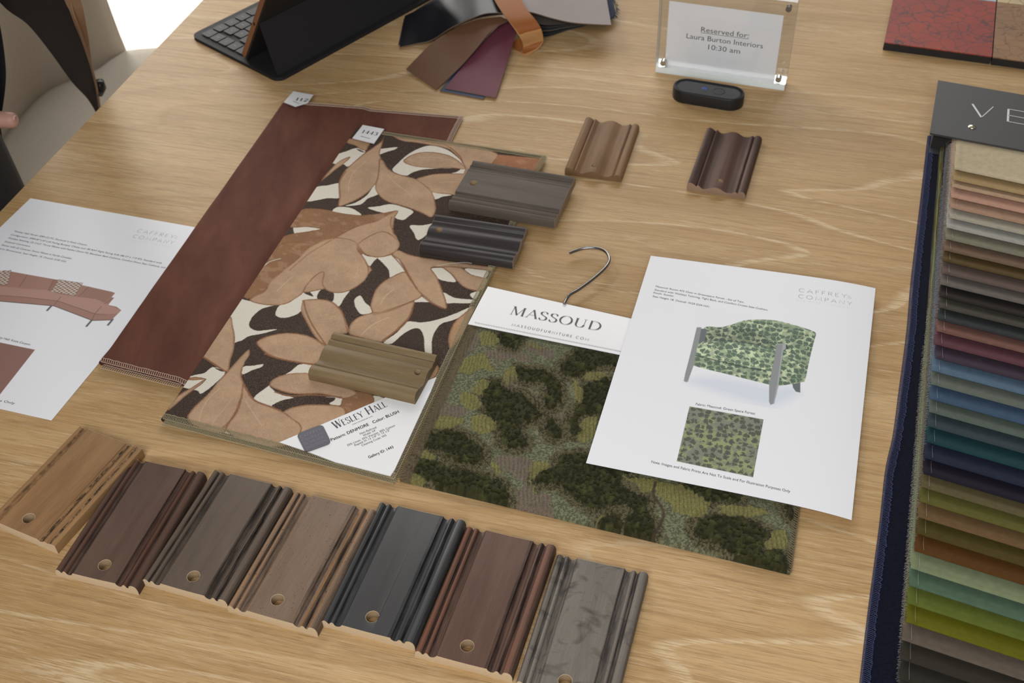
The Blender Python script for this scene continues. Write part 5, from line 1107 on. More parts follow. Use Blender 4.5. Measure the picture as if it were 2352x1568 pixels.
# ================================================================= acrylic sign
sa, sang, sw_, sh_, sd_ = np.array([.1863, 1.2524]), -.3454, .1563, .1129, .019
su = np.array([math.cos(sang), math.sin(sang)]); sn = np.array([-su[1], su[0]])       # sn points away from the camera
sign = thing('acrylic_sign_holder', 'clear acrylic block frame standing on the table, holding a reservation notice', 'sign', (*(sa + su * sw_ / 2 + sn * sd_ / 2), TZ))
def acrylic(name, k, edge=False):
    g = Mat(name); tr = g.node('ShaderNodeBsdfTransparent'); tr.inputs[0].default_value = (.97, .975, .97, 1); gs = g.node('ShaderNodeBsdfGlossy'); gs.inputs['Roughness'].default_value = .03
    fr_ = g.node('ShaderNodeFresnel'); fr_.inputs[0].default_value = 1.45; mx = g.node('ShaderNodeMixShader'); g.link(fr_.outputs[0], mx.inputs[0]); g.link(tr.outputs[0], mx.inputs[1]); g.link(gs.outputs[0], mx.inputs[2])
    out = mx.outputs[0]
    if edge:
        df = g.node('ShaderNodeBsdfDiffuse'); df.inputs[0].default_value = (.85, .87, .85, 1); m2 = g.node('ShaderNodeMixShader'); m2.inputs[0].default_value = k; g.link(out, m2.inputs[1]); g.link(df.outputs[0], m2.inputs[2]); out = m2.outputs[0]
    g.link(out, g.n['Material Output'].inputs[0]); return g.m
AC, ACE = acrylic('acrylic', 0), acrylic('acrylic_polished_edge', .45, True)
def sp(u, n, z): p = sa + su * u + sn * n; return (p[0], p[1], TZ + z)
def sbox(mb, u0, u1, n0, n1, z0, z1, mi=0, bev=0):
    v = [sp(u, n, z) for z in (z0, z1) for u, n in ((u0, n0), (u1, n0), (u1, n1), (u0, n1))]
    mb.add(v, [(3, 2, 1, 0), (4, 5, 6, 7), (0, 1, 5, 4), (1, 2, 6, 5), (2, 3, 7, 6), (3, 0, 4, 7)], mi)
def bevel_ob(ob, w=.0004, seg=2):
    bm = bmesh.new(); bm.from_mesh(ob.data); bmesh.ops.bevel(bm, geom=bm.edges[:], offset=w, segments=seg, affect='EDGES'); bm.to_mesh(ob.data); bm.free()
for a, b in ((0.0, .0091), (.0099, sd_)):
    mb = MB(); sbox(mb, 0, sw_, a, b, .0078, sh_); apl = mb.build('acrylic_plate', [AC, ACE], sign); bevel_ob(apl, .0005)
    for p_ in apl.data.polygons: p_.material_index = 0 if abs(p_.normal.x * sn[0] + p_.normal.y * sn[1]) > .9 else 1
glow_m = Mat('painted_glow_white', rough=.5, color='f4f4f0'); glow_m.b.inputs['Subsurface Weight'].default_value = .3
mb = MB(); sbox(mb, .0005, sw_ - .0005, .0002, sd_ - .0002, 0, .0077); plabel(mb.build('painted_base_glow', glow_m.m, sign), 'white band painting the reflected light in the lower edge')  # solid white strip stands in for light reflected inside the acrylic base
Pn = np.array(sp(0, .0095, 0)); n3 = np.array([sn[0], sn[1], 0])
def spx(px, py):
    h = hitplane(px, py, Pn, n3); d = h[:2] - sa; return d @ su, h[2] - TZ
ins = [spx(1533, 4), spx(1798, 33), spx(1781, 186), spx(1531, 156)]
u0, u1 = (ins[0][0] + ins[3][0]) / 2, (ins[1][0] + ins[2][0]) / 2; z1, z0 = (ins[0][1] + ins[1][1]) / 2, (ins[2][1] + ins[3][1]) / 2
mb = MB(); sbox(mb, u0, u1, .0093, .0096, z0, z1)
sc_ = lambda x, y: spx(x / 5.808 + 1480, y / 5.808)
for tx, a, b, mm in (('Reserved for:', (755, 432), (1392, 498), .0068), ('Laura Burton Interiors', (560, 516), (1580, 636), .0068), ('10:30 am', (850, 660), (1275, 712), .0068)):
    V, F = bfont_mesh(tx); A, B = sc_(*a), sc_(*b); x0, x1 = V[:, 0].min(), V[:, 0].max(); k = (B[0] - A[0]) / (x1 - x0); zb = (A[1] + B[1]) / 2
    kz = mm / .729
    mb.add([sp(A[0] + (x - x0) * k, .00925, zb + y * kz) for x, y in V], F, 1)
    if tx.startswith('Res'): mb.add([sp(A[0], .00925, zb - .0014), sp(B[0], .00925, zb - .0014), sp(B[0], .00925, zb - .0009), sp(A[0], .00925, zb - .0009)], [(0, 1, 2, 3)], 1)
plabel(mb.build('notice_paper', [plain('notice_white', 'f6f4f6', .7), INK], sign), 'white notice with three lines of black text')
mg = plain('magnet', 'b9b9b6', .2, metal=1.0)
for u, z in ((.009, .0135), (sw_ - .009, .0135), (.009, sh_ - .009), (sw_ - .009, sh_ - .009)):
    mb = MB(); mb.tube([sp(u, -.0006, z), sp(u, .006, z)], .0034, 16); mb.build('magnet', mg, sign, smooth=True, sharp=40)
# ================================================================= black pill shaped device
dA, dB_ = at(1546 + 22, 222), at(1704 - 22, 241); dc = (dA + dB_) / 2; du_ = (dB_ - dA)[:2]; dL_ = np.linalg.norm(du_); du_ /= dL_; dn_ = np.array([-du_[1], du_[0]]); dr = .0165
dev = thing('tabletop_device', 'black pill shaped electronic device with tiny blue lights in front of the acrylic sign', 'electronic device', (dc[0], dc[1], TZ))
half = .0255
def stad(r, z):
    P = []
    for k in range(17): a = -math.pi / 2 + math.pi * k / 16; P.append((half + r * math.cos(a), r * math.sin(a)))
    for k in range(17): a = math.pi / 2 + math.pi * k / 16; P.append((-half + r * math.cos(a), r * math.sin(a)))
    return [(*(dc[:2] + du_ * x + dn_ * (y + .0015)), TZ + z) for x, y in P]
rings_ = [stad(dr - .0012, 0), stad(dr - .0002, .0008), stad(dr, .003), stad(dr, .0135), stad(dr - .0006, .0148), stad(dr - .0020, .0152), stad(dr - .0034, .0145), stad(dr - .0048, .0138)]
mb = MB(); Gd = np.array([r + [r[0]] for r in rings_]); mb.grid(Gd); mb.add(rings_[0], [tuple(range(34))[::-1]]); 
DB = plain('soft_black_plastic', '1a1a1c', .42, bumpscale=2000, bs=.1); mb.build('body', DB, dev, smooth=True, sharp=40)
mb = MB(); mb.add(rings_[-1], [tuple(range(34))]); mb.build('top_panel', plain('glossy_black_panel', '17171b', .16), dev)
mb = MB(); em = Mat('blue_led', color='2a3c7a'); em.b.inputs['Emission Color'].default_value = (.1, .2, .9, 1); em.b.inputs['Emission Strength'].default_value = .5
for k in range(3):
    p = dc[:2] + du_ * (-.0075 + k * .0019) + dn_ * .0030; mb.box((p[0], p[1], TZ + .01395), .0007, .0042, .0002, math.atan2(du_[1], du_[0]))
plabel(mb.build('indicator_lights', em.m, dev), 'three tiny blue lights')
mb = MB(); cc_ = dc[:2] + du_ * .012 + dn_ * .0015; mb.tube([(*(cc_ + np.array([math.cos(a), math.sin(a)]) * .0068), TZ + .0139) for a in np.linspace(0, 2 * math.pi, 40)], .00022, 4); mb.build('round_button', DB, dev)

# ================================================================= stone look tiles, top right
def tile(name, label, P, z, mat, side, th=.0012):
    t = thing(name, label, 'sample tile', np.mean([np.array(p) for p in P], 0) * [1, 1, 0] + [0, 0, TZ])
    mb = MB(); mb.prism([p[:2] for p in P], TZ, TZ + z - th); bevel_ob(mb.build('backing_board', side, t), .0006)
    mb = MB(); c = np.mean([p[:2] for p in P], 0); mb.prism([p[:2] for p in P], TZ + z - th, TZ + z); bevel_ob(mb.build('face', mat, t), .0003)
    return t
def crackle(name, a, b, vein, sc=45, seed=0, rough=.55, k=.8):
    m = Mat(name, rough=rough, spec=.3); v = m.coord(loc=(seed, seed, 0)); nz = m.noise(v, 18, 4, .6); c = m.mix(m.ramp(nz, [(.3, 0.0), (.7, 1.0)]), a, b)
    w = m.node('ShaderNodeVectorMath', operation='ADD'); nn = m.node('ShaderNodeTexNoise'); nn.inputs['Scale'].default_value = 40; nn.inputs['Detail'].default_value = 3; m.link(v, nn.inputs[0])
    sc_n = m.node('ShaderNodeVectorMath', operation='SCALE'); sc_n.inputs['Scale'].default_value = .016; m.link(nn.outputs[1], sc_n.inputs[0]); m.link(v, w.inputs[0]); m.link(sc_n.outputs[0], w.inputs[1])
    vo = m.node('ShaderNodeTexVoronoi', feature='DISTANCE_TO_EDGE'); vo.inputs['Scale'].default_value = sc; m.link(w.outputs[0], vo.inputs[0])
    thick = m.math('MULTIPLY', m.ramp(m.noise(v, 22, 2), [(.35, .1), (.8, 1.0)]), .05)
    ln = m.math('LESS_THAN', vo.outputs[0], thick); ln2 = m.ramp(vo.outputs[0], [(0.0, 1.0), (.045, 0.0)])
    c = m.mix(m.math('MULTIPLY', ln2, k), c, vein)
    big = m.math('MULTIPLY', m.ramp(m.noise(v, 30, 4, .7, 1.5), [(.60, 0.0), (.64, 1.0)]), .8)
    c = m.mix(big, c, vein); m.base(c); return m.m
zt_ = .0105
rFL, rFR, rBR = at(2031, 97, zt_), at(2278, 130, zt_), at(2295, 6, zt_); ru = (rFR - rFL)[:2]; rW = np.linalg.norm(ru); ru /= rW; rn_ = np.array([-ru[1], ru[0]]); rD = (rBR - rFR)[:2] @ rn_
def rp_(a, b): return np.array([*(rFL[:2] + ru * a + rn_ * b), 0])
blk = plain('black_edge', '1b1918', .6)
tile('red_sample_tile', 'red sample tile with dark crackle veins and black edge, at the upper right', [rp_(0, 0), rp_(rW, 0), rp_(rW, rD), rp_(0, rD)], zt_, crackle('red_crackle', '96402f', '843a32', '42363a', 55, 0), blk)
tile('brown_sample_tile', 'brown crackled sample tile right of the red one, running out of frame', [rp_(rW + .0012, -.0008), rp_(rW * 2, -.0008), rp_(rW * 2, rD), rp_(rW + .0012, rD)], zt_, crackle('brown_crackle', '94714f', '82634a', '5e4533', 60, 3, k=.7), blk)
tile('beige_sample_tile', 'beige mottled sample tile behind the brown one at the frame edge', [rp_(rW + .0016, rD + .002), rp_(rW * 2, rD + .002), rp_(rW * 2, rD * 2), rp_(rW + .0016, rD * 2)], zt_, crackle('beige_mottle', 'c9b48c', 'ae9a76', '6d6350', 70, 5, k=.9), blk)
tile('pale_sample_tile', 'pale grey-blue sample tile behind the red one at the frame edge', [rp_(0, rD + .002), rp_(rW, rD + .002), rp_(rW, rD * 2), rp_(0, rD * 2)], zt_, crackle('pale_mottle', 'b9c0c2', 'a8b0b3', '7c8588', 70, 7, k=.5), blk)

# ================================================================= leather swatches with strap
def loft(mb, A, B, th, mi=0, n=5, smooth_n=5, side=None, off=None):
    A = catmull([at(*p) for p in A], False, smooth_n); B = catmull([at(*p) for p in B], False, smooth_n); N = max(len(A), len(B))
    def rs(P): t = np.linspace(0, 1, len(P)); q = np.linspace(0, 1, N); return np.column_stack([np.interp(q, t, P[:, i]) for i in range(3)])
    A, B = rs(A), rs(B); Gq = np.array([[a * (1 - k / n) + b * k / n for k in range(n + 1)] for a, b in zip(A, B)])
    top = Gq; bot = Gq.copy() + (np.array([0, 0, -th]) if off is None else np.array(off)); mb.grid(top, mi); mb.grid(bot, side if side is not None else mi, flip=True)
    for line in ([(i, 0) for i in range(N)], [(i, n) for i in range(N)], [(0, j) for j in range(n + 1)], [(N - 1, j) for j in range(n + 1)]):
        mb.grid(np.array([[Gq[i, j] for i, j in line], [bot[i, j] for i, j in line]]), side if side is not None else mi)
def leather(name, col, rough=.58, k=.12):
    m = Mat(name, rough=rough, spec=.3); v = m.coord(); c = lin(col); m.base(m.mix(m.noise(v, 35, 4, .6), tuple(q * (1 - k) for q in c), tuple(min(1, q * (1 + k)) for q in c)))
    vo = m.node('ShaderNodeTexVoronoi'); vo.inputs['Scale'].default_value = 900; m.link(v, vo.inputs[0]); m.bump(vo.outputs[0], .25, .0003); return m.m
bund = thing('leather_swatch_bundle', 'bundle of leather swatches fanned out and held by a tan leather strap', 'swatch bundle', at(1190, 60) * [1, 1, 0] + [0, 0, TZ])
suede = plain('suede_back', '6f5a49', .9)
pieces = [
 ([(1010, 208, .0016), (1060, 150, .006), (1120, 90, .012), (1166, 44, .016)], [(1111, 227, .0016), (1140, 170, .004), (1165, 110, .008), (1186, 64, .012)], leather('navy_leather', '2f3c55'), 'dark blue swatch, lowest'),
 ([(1022, 202, .003), (1068, 146, .009), (1120, 85, .017), (1168, 38, .022)], [(1139, 224, .003), (1158, 165, .006), (1175, 110, .012), (1190, 62, .018)], leather('burgundy_leather', '6a3642'), 'burgundy swatch'),
 ([(933, 158, .003), (992, 99, .012), (1042, 67, .022), (1095, 46, .030), (1150, 38, .032)], [(1002, 205, .002), (1056, 154, .010), (1095, 110, .020), (1130, 68, .028), (1168, 46, .030)], leather('brown_leather', '6a4a34'), 'brown swatch'),
 ([(915, 103, .0015), (985, 92, .0025), (1040, 62, .02), (1100, 40, .026), (1160, 32, .03)], [(928, 42, .003), (960, 20, .010), (1010, -10, .02), (1070, -45, .026), (1130, -70, .03)], leather('midnight_leather', '1d2028'), 'midnight blue swatch under the black one'),
 ([(918, 108, .003), (955, 100, .004), (992, 91, .010), (1038, 62, .026), (1084, 41, .037), (1118, 30, .040), (1160, 29, .038)], [(930, 36, .006), (960, 22, .012), (1000, 2, .022), (1040, -22, .032), (1080, -42, .038), (1110, -52, .040), (1140, -56, .038)], leather('black_leather', '1b1b1f', .32), 'glossy black swatch on top'),
]
for A, B, m_, lb in pieces:
    mb = MB(); loft(mb, A, B, .0011, side=1); plabel(mb.build('leather_swatch', [m_, suede], bund, smooth=True, sharp=50), lb)
darks = ['22242b', '3a3835', '1d1e22', '4b4338', '2a2f38', '1c1b1d', '57504a']
for k in range(7):
    z0_, z1_ = .003 + k * .0032, .0025 + k * .0032
    A = [(1192, 70 - k * 5.0, z0_ + .002), (1247, 84 - k * 4.6, z0_), (1300, 69 - k * 2.4, z1_), (1340 + k * 3, 59 - k * 1.3, z1_ - .001)]; B = [(1160 + k * 4, -10, z0_ + .004), (1240, -14, z0_ + .003), (1330, -20, z1_ + .001), (1385 - k, -22, z1_)]
    mb = MB(); loft(mb, A, B, .0012, side=1); mb.build('leather_swatch', [leather('dark_leather_%d' % k, darks[k]), plain('dark_back_%d' % k, darks[(k + 3) % 7], .9)], bund, smooth=True, sharp=50)
mb = MB(); loft(mb, [(1170, 24, .034), (1217, 27, .034), (1267, 41, .031), (1313, 51, .029), (1362, 55, .028), (1404, 57, .028)], [(1160, -60, .036), (1215, -62, .036), (1265, -60, .034), (1312, -56, .031), (1355, -52, .030), (1385, -50, .030)], .0013, side=1)
plabel(mb.build('leather_swatch', [leather('taupe_leather', '857974', .5), suede], bund, smooth=True, sharp=50), 'pale taupe swatch on the right')
mb = MB(); dn2 = leather('denim_blue', '30384c', .8); loft(mb, [(1360, 48, .012), (1404, 42, .010), (1414, 30, .010)], [(1345, -40, .012), (1385, -48, .010), (1398, -50, .010)], .0015)
for k in range(40):
    y = -30 + k * 1.9; a = at(1400 + 8 * math.sin(y * .08) + (y < 42) * 6, min(y, 42), .010); mb.tube([a, a + [random.uniform(.001, .004), random.uniform(-.002, .002), -.001], a + [random.uniform(.002, .006), random.uniform(-.004, .004), -.004]], .0003, 4)
plabel(mb.build('leather_swatch', dn2, bund), 'frayed dark blue swatch at the right end')
mb = MB(); loft(mb, [(1126, -24, .043), (1140, 4, .045), (1157, 30, .044), (1172, 50, .041), (1186, 69, .034), (1196, 85, .024), (1201, 98, .013), (1201, 110, .005), (1198, 121, .002)],
     [(1188, -24, .043), (1200, 4, .045), (1215, 27, .044), (1230, 45, .041), (1241, 62, .034), (1246, 76, .024), (1247, 92, .013), (1234, 110, .005), (1205, 124, .0022)], .0026, side=1, n=6)
loft(mb, [(1198, 121, .002), (1180, 112, .0022), (1178, 100, .004), (1186, 88, .008)], [(1206, 124, .0022), (1196, 118, .002), (1200, 108, .004), (1208, 92, .008)], .0022, side=1)
plabel(mb.build('strap', [leather('cognac_leather', '94582a', .6, .08), plain('strap_edge', 'b98a57', .8)], bund, smooth=True, sharp=55), 'cognac brown leather strap')

# ================================================================= tablet on keyboard case
KO = at(438, 88); KN = at(640, 191); e1 = (KN - KO)[:2]; KD = np.linalg.norm(e1); e1 /= KD; e2 = np.array([-e1[1], e1[0]]); KL = .285
tabl = thing('tablet_with_keyboard', 'dark tablet propped on a black folding keyboard case near the table corner', 'tablet computer', (*(KO[:2] + e1 * KD / 2 + e2 * KL / 2), TZ))
def kp(a, b, z): p = KO[:2] + e1 * a + e2 * b; return (p[0], p[1], TZ + z)
def rrect(a0, a1, b0, b1, r, n=6):
    P = []
    for (ca, cb), s in (((a0 + r, b0 + r), 180), ((a1 - r, b0 + r), 270), ((a1 - r, b1 - r), 0), ((a0 + r, b1 - r), 90)):
        for k in range(n + 1): q = math.radians(s + 90 * k / n); P.append((ca + r * math.cos(q), cb + r * math.sin(q)))
    return P
KB = plain('case_black', '171618', .75, bumpscale=1500, bs=.2); KEY = plain('key_black', '19191c', .6); KP = plain('key_print', '6f6f76', .6)
mb = MB(); mb.prism([kp(a, b, 0)[:2] for a, b in rrect(0, KD, 0, KL, .012)], TZ, TZ + .0045); bevel_ob(mb.build('keyboard_base', KB, tabl), .001)
pitch = .0172
for r in range(5):
    for c in range(15):
        a0 = .011 + r * pitch; wid_ = pitch - .0022; b0 = .010 + c * .0182 + (0, .004, .007, .002, 0)[r] * (1 if c else 0); L_ = .0158
        if r == 0 and c in (4, 5, 6, 7, 8, 9):
            if c != 4: continue
            L_ = .0182 * 5.6
        if b0 + L_ > KL - .008 or b0 > .2: continue
        mb = MB(); mb.prism([kp(a, b, 0)[:2] for a, b in rrect(a0, a0 + wid_, b0, b0 + L_, .002, 3)], TZ + .0045, TZ + .0062)
        if (r, c) != (0, 4): 
            q = kp(a0 + wid_ * .5, b0 + L_ * .5, 0); mb.box((q[0], q[1], TZ + .00625), .0012, .0030 + .002 * ((r + c) % 2), .0001, math.atan2(e2[1], e2[0]), 1)
        mb.build('key', [KEY, KP], tabl)
# tablet body leans back: its lower edge stands in the groove at aT
gT = at(548, 134, .006); aT = (gT - KO)[:2] @ e1; bT = (gT - KO)[:2] @ e2
bt_ = max(.004, bT)
n_lean = None
# find the lean from the pixel of the upper end of the side edge
best = None
for L in np.linspace(5, 45, 81):
    th = math.radians(L); top = np.array(kp(aT + math.sin(th) * .12, bt_, .006 + math.cos(th) * .12)); q = (top - np.array([0, 0, TZ + CH])) @ R_
    x, y = W_ / 2 + F_ * q[0] / -q[2], H_ / 2 - F_ * q[1] / -q[2]; a = np.array(kp(aT, bt_, .006)); qa = (a - np.array([0, 0, TZ + CH])) @ R_; xa, ya = W_ / 2 + F_ * qa[0] / -qa[2], H_ / 2 - F_ * qa[1] / -qa[2]
    s_ = (x - xa) / (ya - y); e_ = abs(s_ - (592 - 548) / 134.0)
    if best is None or e_ < best[0]: best = (e_, L)
LEAN = math.radians(best[1]); TH_ = .0068; TW, THt = .25, .18
def tp(l, b, t): return kp(aT + math.sin(LEAN) * l + math.cos(LEAN) * t, bt_ + b, .006 + math.cos(LEAN) * l - math.sin(LEAN) * t)
P = rrect(0, THt, 0, TW, .010); n = len(P)
mb = MB(); V = []
for t in (0.0, .0008, TH_ - .0012, TH_): V.append([tp(l, b, t) for l, b in P])
mb.grid(np.array([r + [r[0]] for r in V])); mb.add(V[0], [tuple(range(n))[::-1]], 1); mb.add(V[-1], [tuple(range(n))], 0)
plabel(mb.build('tablet_body', [plain('bronze_aluminium', '8a5f42', .5, metal=.3), plain('screen_glass', '0c0c0e', .08)], tabl), 'bronze metal rim')
mb = MB(); P2 = rrect(.001, THt - .001, .001, TW - .001, .010); V = [[tp(l, b, t) for l, b in P2] for t in (TH_ + .0002, TH_ + .0022)]
mb.grid(np.array([r + [r[0]] for r in V])); mb.add(V[0], [tuple(range(len(P2)))[::-1]]); mb.add(V[1], [tuple(range(len(P2)))]); mb.build('back_cover', plain('back_cover_black', '1a1818', .7), tabl)
# port on the side rim
mb = MB(); q = tp(.075, .0, TH_ / 2); mb.box(q, .002, .0014, .004, math.atan2(e2[1], e2[0])); mb.build('side_port', plain('port_dark', '120d0a', .5), tabl)
# folding flap from the middle of the tablet's back to the near edge of the base
cr_ = .082; ftop = lambda b: np.array(tp(cr_, b, TH_ + .0026)); fbot = lambda b: np.array(kp(KD - .006, bt_ + b, .0062))
FN = np.array(fbot(0)) - np.array(ftop(0)); mb = MB(); rows_ = []
for k in range(9):
    t = k / 8; rows_.append([ftop(b) * (1 - t) + fbot(b) * t + np.array([0, 0, -.003 * math.sin(math.pi * t) * .4]) for b in np.linspace(.001, TW + .012, 12)])
slab(mb, np.array(rows_), .002); mb.build('stand_flap', KB, tabl, smooth=True, sharp=50)

# ================================================================= upholstered chair behind the table's end
up = Mat('grey_linen_upholstery', rough=.95, spec=.1); v = up.coord(); up.base(up.mix(up.noise(v, 500, 3, .7), 'bdb5a8', 'd2cabd'))
wv = up.node('ShaderNodeTexWave'); wv.inputs['Scale'].default_value = 130; wv.inputs['Distortion'].default_value = 1.2; up.link(v, wv.inputs[0]); up.bump(up.math('ADD', wv.outputs[1], up.noise(v, 700, 2)), .5, .001); up = up.m
ZS = -.28
jn = catmull([at(x, y, ZS)[:2] for x, y in [(-75, 420), (-20, 345), (45, 262), (100, 208), (165, 178), (230, 151), (270, 130), (291, 111)]], False, 6)
sofa = thing('upholstered_chair', 'wide grey upholstered chair with a curved back, behind the left end of the table', 'chair', (*jn.mean(0), 0))
mb = MB(); far = [at(x, y, ZS)[:2] for x, y in [(297, 108), (306, 105), (330, 102), (375, 99), (520, 92)]]; near = [at(x, y, ZS)[:2] for x, y in [(560, 180), (460, 360), (330, 470), (160, 510), (20, 495), (-50, 460)]]
outl = [tuple(p) for p in list(jn) + far + near]
c0 = np.mean(outl, 0); rr = []
for f_, z in [(0.0, -.15), (0.0, -.035), (.012, -.018), (.04, -.006), (.09, 0.0), (.3, .005), (.6, .008), (1.0, .009)]:
    rr.append([(*(np.array(p) + (c0 - p) * f_), TZ + ZS + z) for p in outl])
Gs = np.array([r + [r[0]] for r in rr]); mb.grid(Gs)
mb.build('seat_cushion', up, sofa, smooth=True, sharp=70)
nrm = []
for i in range(len(jn)):
    t = jn[min(i + 1, len(jn) - 1)] - jn[max(i - 1, 0)]; t /= np.linalg.norm(t); nrm.append(np.array([-t[1], t[0]]))
rows_ = []
for off, z in [(.0, -.05), (.002, .0), (.006, .03), (.012, .10), (.022, .2), (.035, .32), (.05, .40), (.075, .42), (.11, .41), (.125, .38), (.12, .2), (.11, 0), (.10, -.13)]:
    r = [(*(p + n * off), TZ + ZS + z) for p, n in zip(jn, nrm)]; rows_.append(r)
Gb = np.array(rows_); mb = MB(); mb.grid(Gb); mb.add([tuple(Gb[i, -1]) for i in range(len(rows_))], [tuple(range(len(rows_)))]); mb.add([tuple(Gb[i, 0]) for i in range(len(rows_))], [tuple(range(len(rows_)))[::-1]])
mb.build('backrest', up, sofa, smooth=True, sharp=60)
mb = MB(); mb.prism([np.array(p) + (c0 - p) * .12 for p in outl], TZ + ZS - .2, TZ + ZS - .14); mb.build('seat_base', plain('dark_base', '3a322b', .7), sofa)
lw = plain('chair_leg_wood', '4a3a2c', .5)
for p in (jn[2], jn[-4], near[3], far[-1]):
    q = np.array(p) + (c0 - p) * .22; mb = MB(); mb.tube([(q[0], q[1], 0), (q[0], q[1], TZ + ZS - .19)], [.014, .022], 12); mb.build('leg', lw, sofa, smooth=True, sharp=50)

# ================================================================= person standing at the left end of the table
SK = Mat('skin', rough=.5, spec=.35); v = SK.coord(); SK.base(SK.mix(SK.noise(v, 60, 3), 'b98a7a', 'c99c8b')); SK.b.inputs['Subsurface Weight'].default_value = .15; SK.b.inputs['Subsurface Radius'].default_value = (.01, .004, .002); SK.bump(SK.noise(v, 900, 3), .1, .0003); SK = SK.m
BLKT = plain('black_trousers', '17171a', .85, bumpscale=900, bs=.3); SWT = plain('black_knit', '15161a', .9, bumpscale=700, bs=.4)
JOUT = plain('brown_suede', '5a4332', .85, bumpscale=900, bs=.3, var=.12); JIN = plain('dark_brown_lining', '1e140f', .85, bumpscale=500, bs=.2, var=.15); BIND = plain('tan_binding', '8b6e54', .8)
pelvis = np.array([-.715, 1.09, .93])
person = thing('person', 'person in open brown jacket and black trousers standing at the table end', 'person', (pelvis[0], pelvis[1], 0))
W0 = lambda *p: (p[0], p[1], p[2])
fin = at(46, 277, -.005); wr = at(-315, 262, .0)
J = {}
def chain_verts():
    V, E, R, Mz = [], [], [], []
    def add(p, r, par, zone):
        V.append(tuple(p)); R.append(r if isinstance(r, tuple) else (r, r)); Mz.append(zone)
        if par is not None: E.append((par, len(V) - 1))
        return len(V) - 1
    pe = add(pelvis, (.15, .12), None, 0)
    ab = add(pelvis + [.02, .0, .16], (.14, .11), pe, 1); ch = add(pelvis + [.06, .01, .36], (.16, .12), ab, 1); ut = add(pelvis + [.085, .015, .46], (.12, .09), ch, 1)
    nk = add(pelvis + [.11, .02, .54], .055, ut, 2); hd = add(pelvis + [.135, .02, .62], (.085, .08), nk, 2); ht = add(pelvis + [.14, .02, .71], (.09, .085), hd, 2); h2 = add(pelvis + [.135, .02, .775], (.05, .05), ht, 2)
    for sy, hx in ((1, .0), (-1, -.02)):
        hi = add(pelvis + [.015 + hx, .095 * sy, -.04], .095, pe, 0); kn = add((-.645 - .03 * (sy < 0), 1.185 - (.19 if sy < 0 else 0), .47), .062, hi, 0)
        th_ = kn; an = add((-.665 - .02 * (sy < 0), 1.19 - (.21 if sy < 0 else 0), .10), .045, kn, 0); an2 = an
        ft = add((-.68 - .02 * (sy < 0), 1.17 - (.21 if sy < 0 else 0), .045), (.045, .035), an, 3); add((-.58 - .02 * (sy < 0), 1.14 - (.22 if sy < 0 else 0), .03), (.04, .025), ft, 3)
    # arm on the sofa side, its hand comes forward with one finger in view
    s1 = add(pelvis + [.06, .19, .41], .062, ut, 4); el = add((-.80, 1.335, 1.05), .048, s1, 4)
    w1 = add(wr + [-.03, .0, .03], .034, el, 4); w2 = add(wr, (.030, .022), w1, 2)
    d = (fin - wr); d /= np.linalg.norm(d); side = np.cross(d, [0, 0, 1]); side /= np.linalg.norm(side)
    pa = add(wr + d * .035, (.036, .018), w2, 2); pb = add(wr + d * .07, (.036, .016), pa, 2)
    L = np.linalg.norm(fin - wr)
    k1 = add(wr + d * .078 + side * -.02, .0125, pb, 2); k2_ = add(wr + d * (L * .62) + side * -.012, .0118, k1, 2); k3 = add(wr + d * (L - .028), .0112, k2_, 2); add(fin - d * .002, .0100, k3, 2)
    for q, (of, ln) in enumerate(((-.003, .60), (.014, .5), (.030, .42))):
        a = add(wr + d * .08 + side * of, .0098, pb, 2); b = add(wr + d * (.08 + .045 * ln * 1.6) + side * of + [0, 0, -.008], .009, a, 2); c = add(wr + d * (.08 + .055 * ln * 1.6) + side * of + [0, 0, -.034], .0083, b, 2); add(wr + d * (.075 + .03 * ln) + side * of + [0, 0, -.046], .0075, c, 2)
    t1 = add(wr + d * .03 + side * -.036, .0115, pa, 2); t2 = add(wr + d * .06 + side * -.048 + [0, 0, -.01], .0100, t1, 2); add(wr + d * .088 + side * -.044 + [0, 0, -.018], .0088, t2, 2)
    # other arm hangs on the near side, out of frame
    r1 = add(pelvis + [.04, -.19, .41], .062, ut, 4); r2 = add((-.85, .86, 1.08), .048, r1, 4); r3 = add((-.80, .86, .86), .036, r2, 4); hnd = add((-.78, .86, .80), (.036, .02), r3, 2)
    for q in range(4): a = add((-.79 + .02 * q, .86 - .0 * q, .745), .0095, hnd, 2); add((-.785 + .02 * q, .865, .70 + .004 * q), .0085, a, 2)
    a = add((-.75, .88, .78), .011, hnd, 2); add((-.735, .885, .745), .0095, a, 2)
    return V, E, R, Mz, d, side
V, E, Rr, Mz, fd, fs = chain_verts()
me = bpy.data.meshes.new('body'); po = parent_origin(person); me.from_pydata([tuple(np.array(p) - po) for p in V], E, []); body = bpy.data.objects.new('body', me); C.objects.link(body); body.parent = person
sk = body.modifiers.new('s', 'SKIN'); sk.use_smooth_shade = True
for i, r in enumerate(Rr): me.skin_vertices[0].data[i].radius = r; me.skin_vertices[0].data[i].use_root = (i == 0)
ss = body.modifiers.new('u', 'SUBSURF'); ss.levels = 2; ss.render_levels = 2
bpy.context.view_layer.update()
nm = bpy.data.meshes.new_from_object(body.evaluated_get(bpy.context.evaluated_depsgraph_get())); body.modifiers.clear(); body.data = nm; nm.name = 'body'; nm.materials.clear()
for m_ in (BLKT, SWT, SK, plain('black_shoe', '141312', .4), JOUT): nm.materials.append(m_)
segs = [(np.array(V[a]), np.array(V[b]), Mz[b], (Rr[a][0] + Rr[b][0]) / 2) for a, b in E]
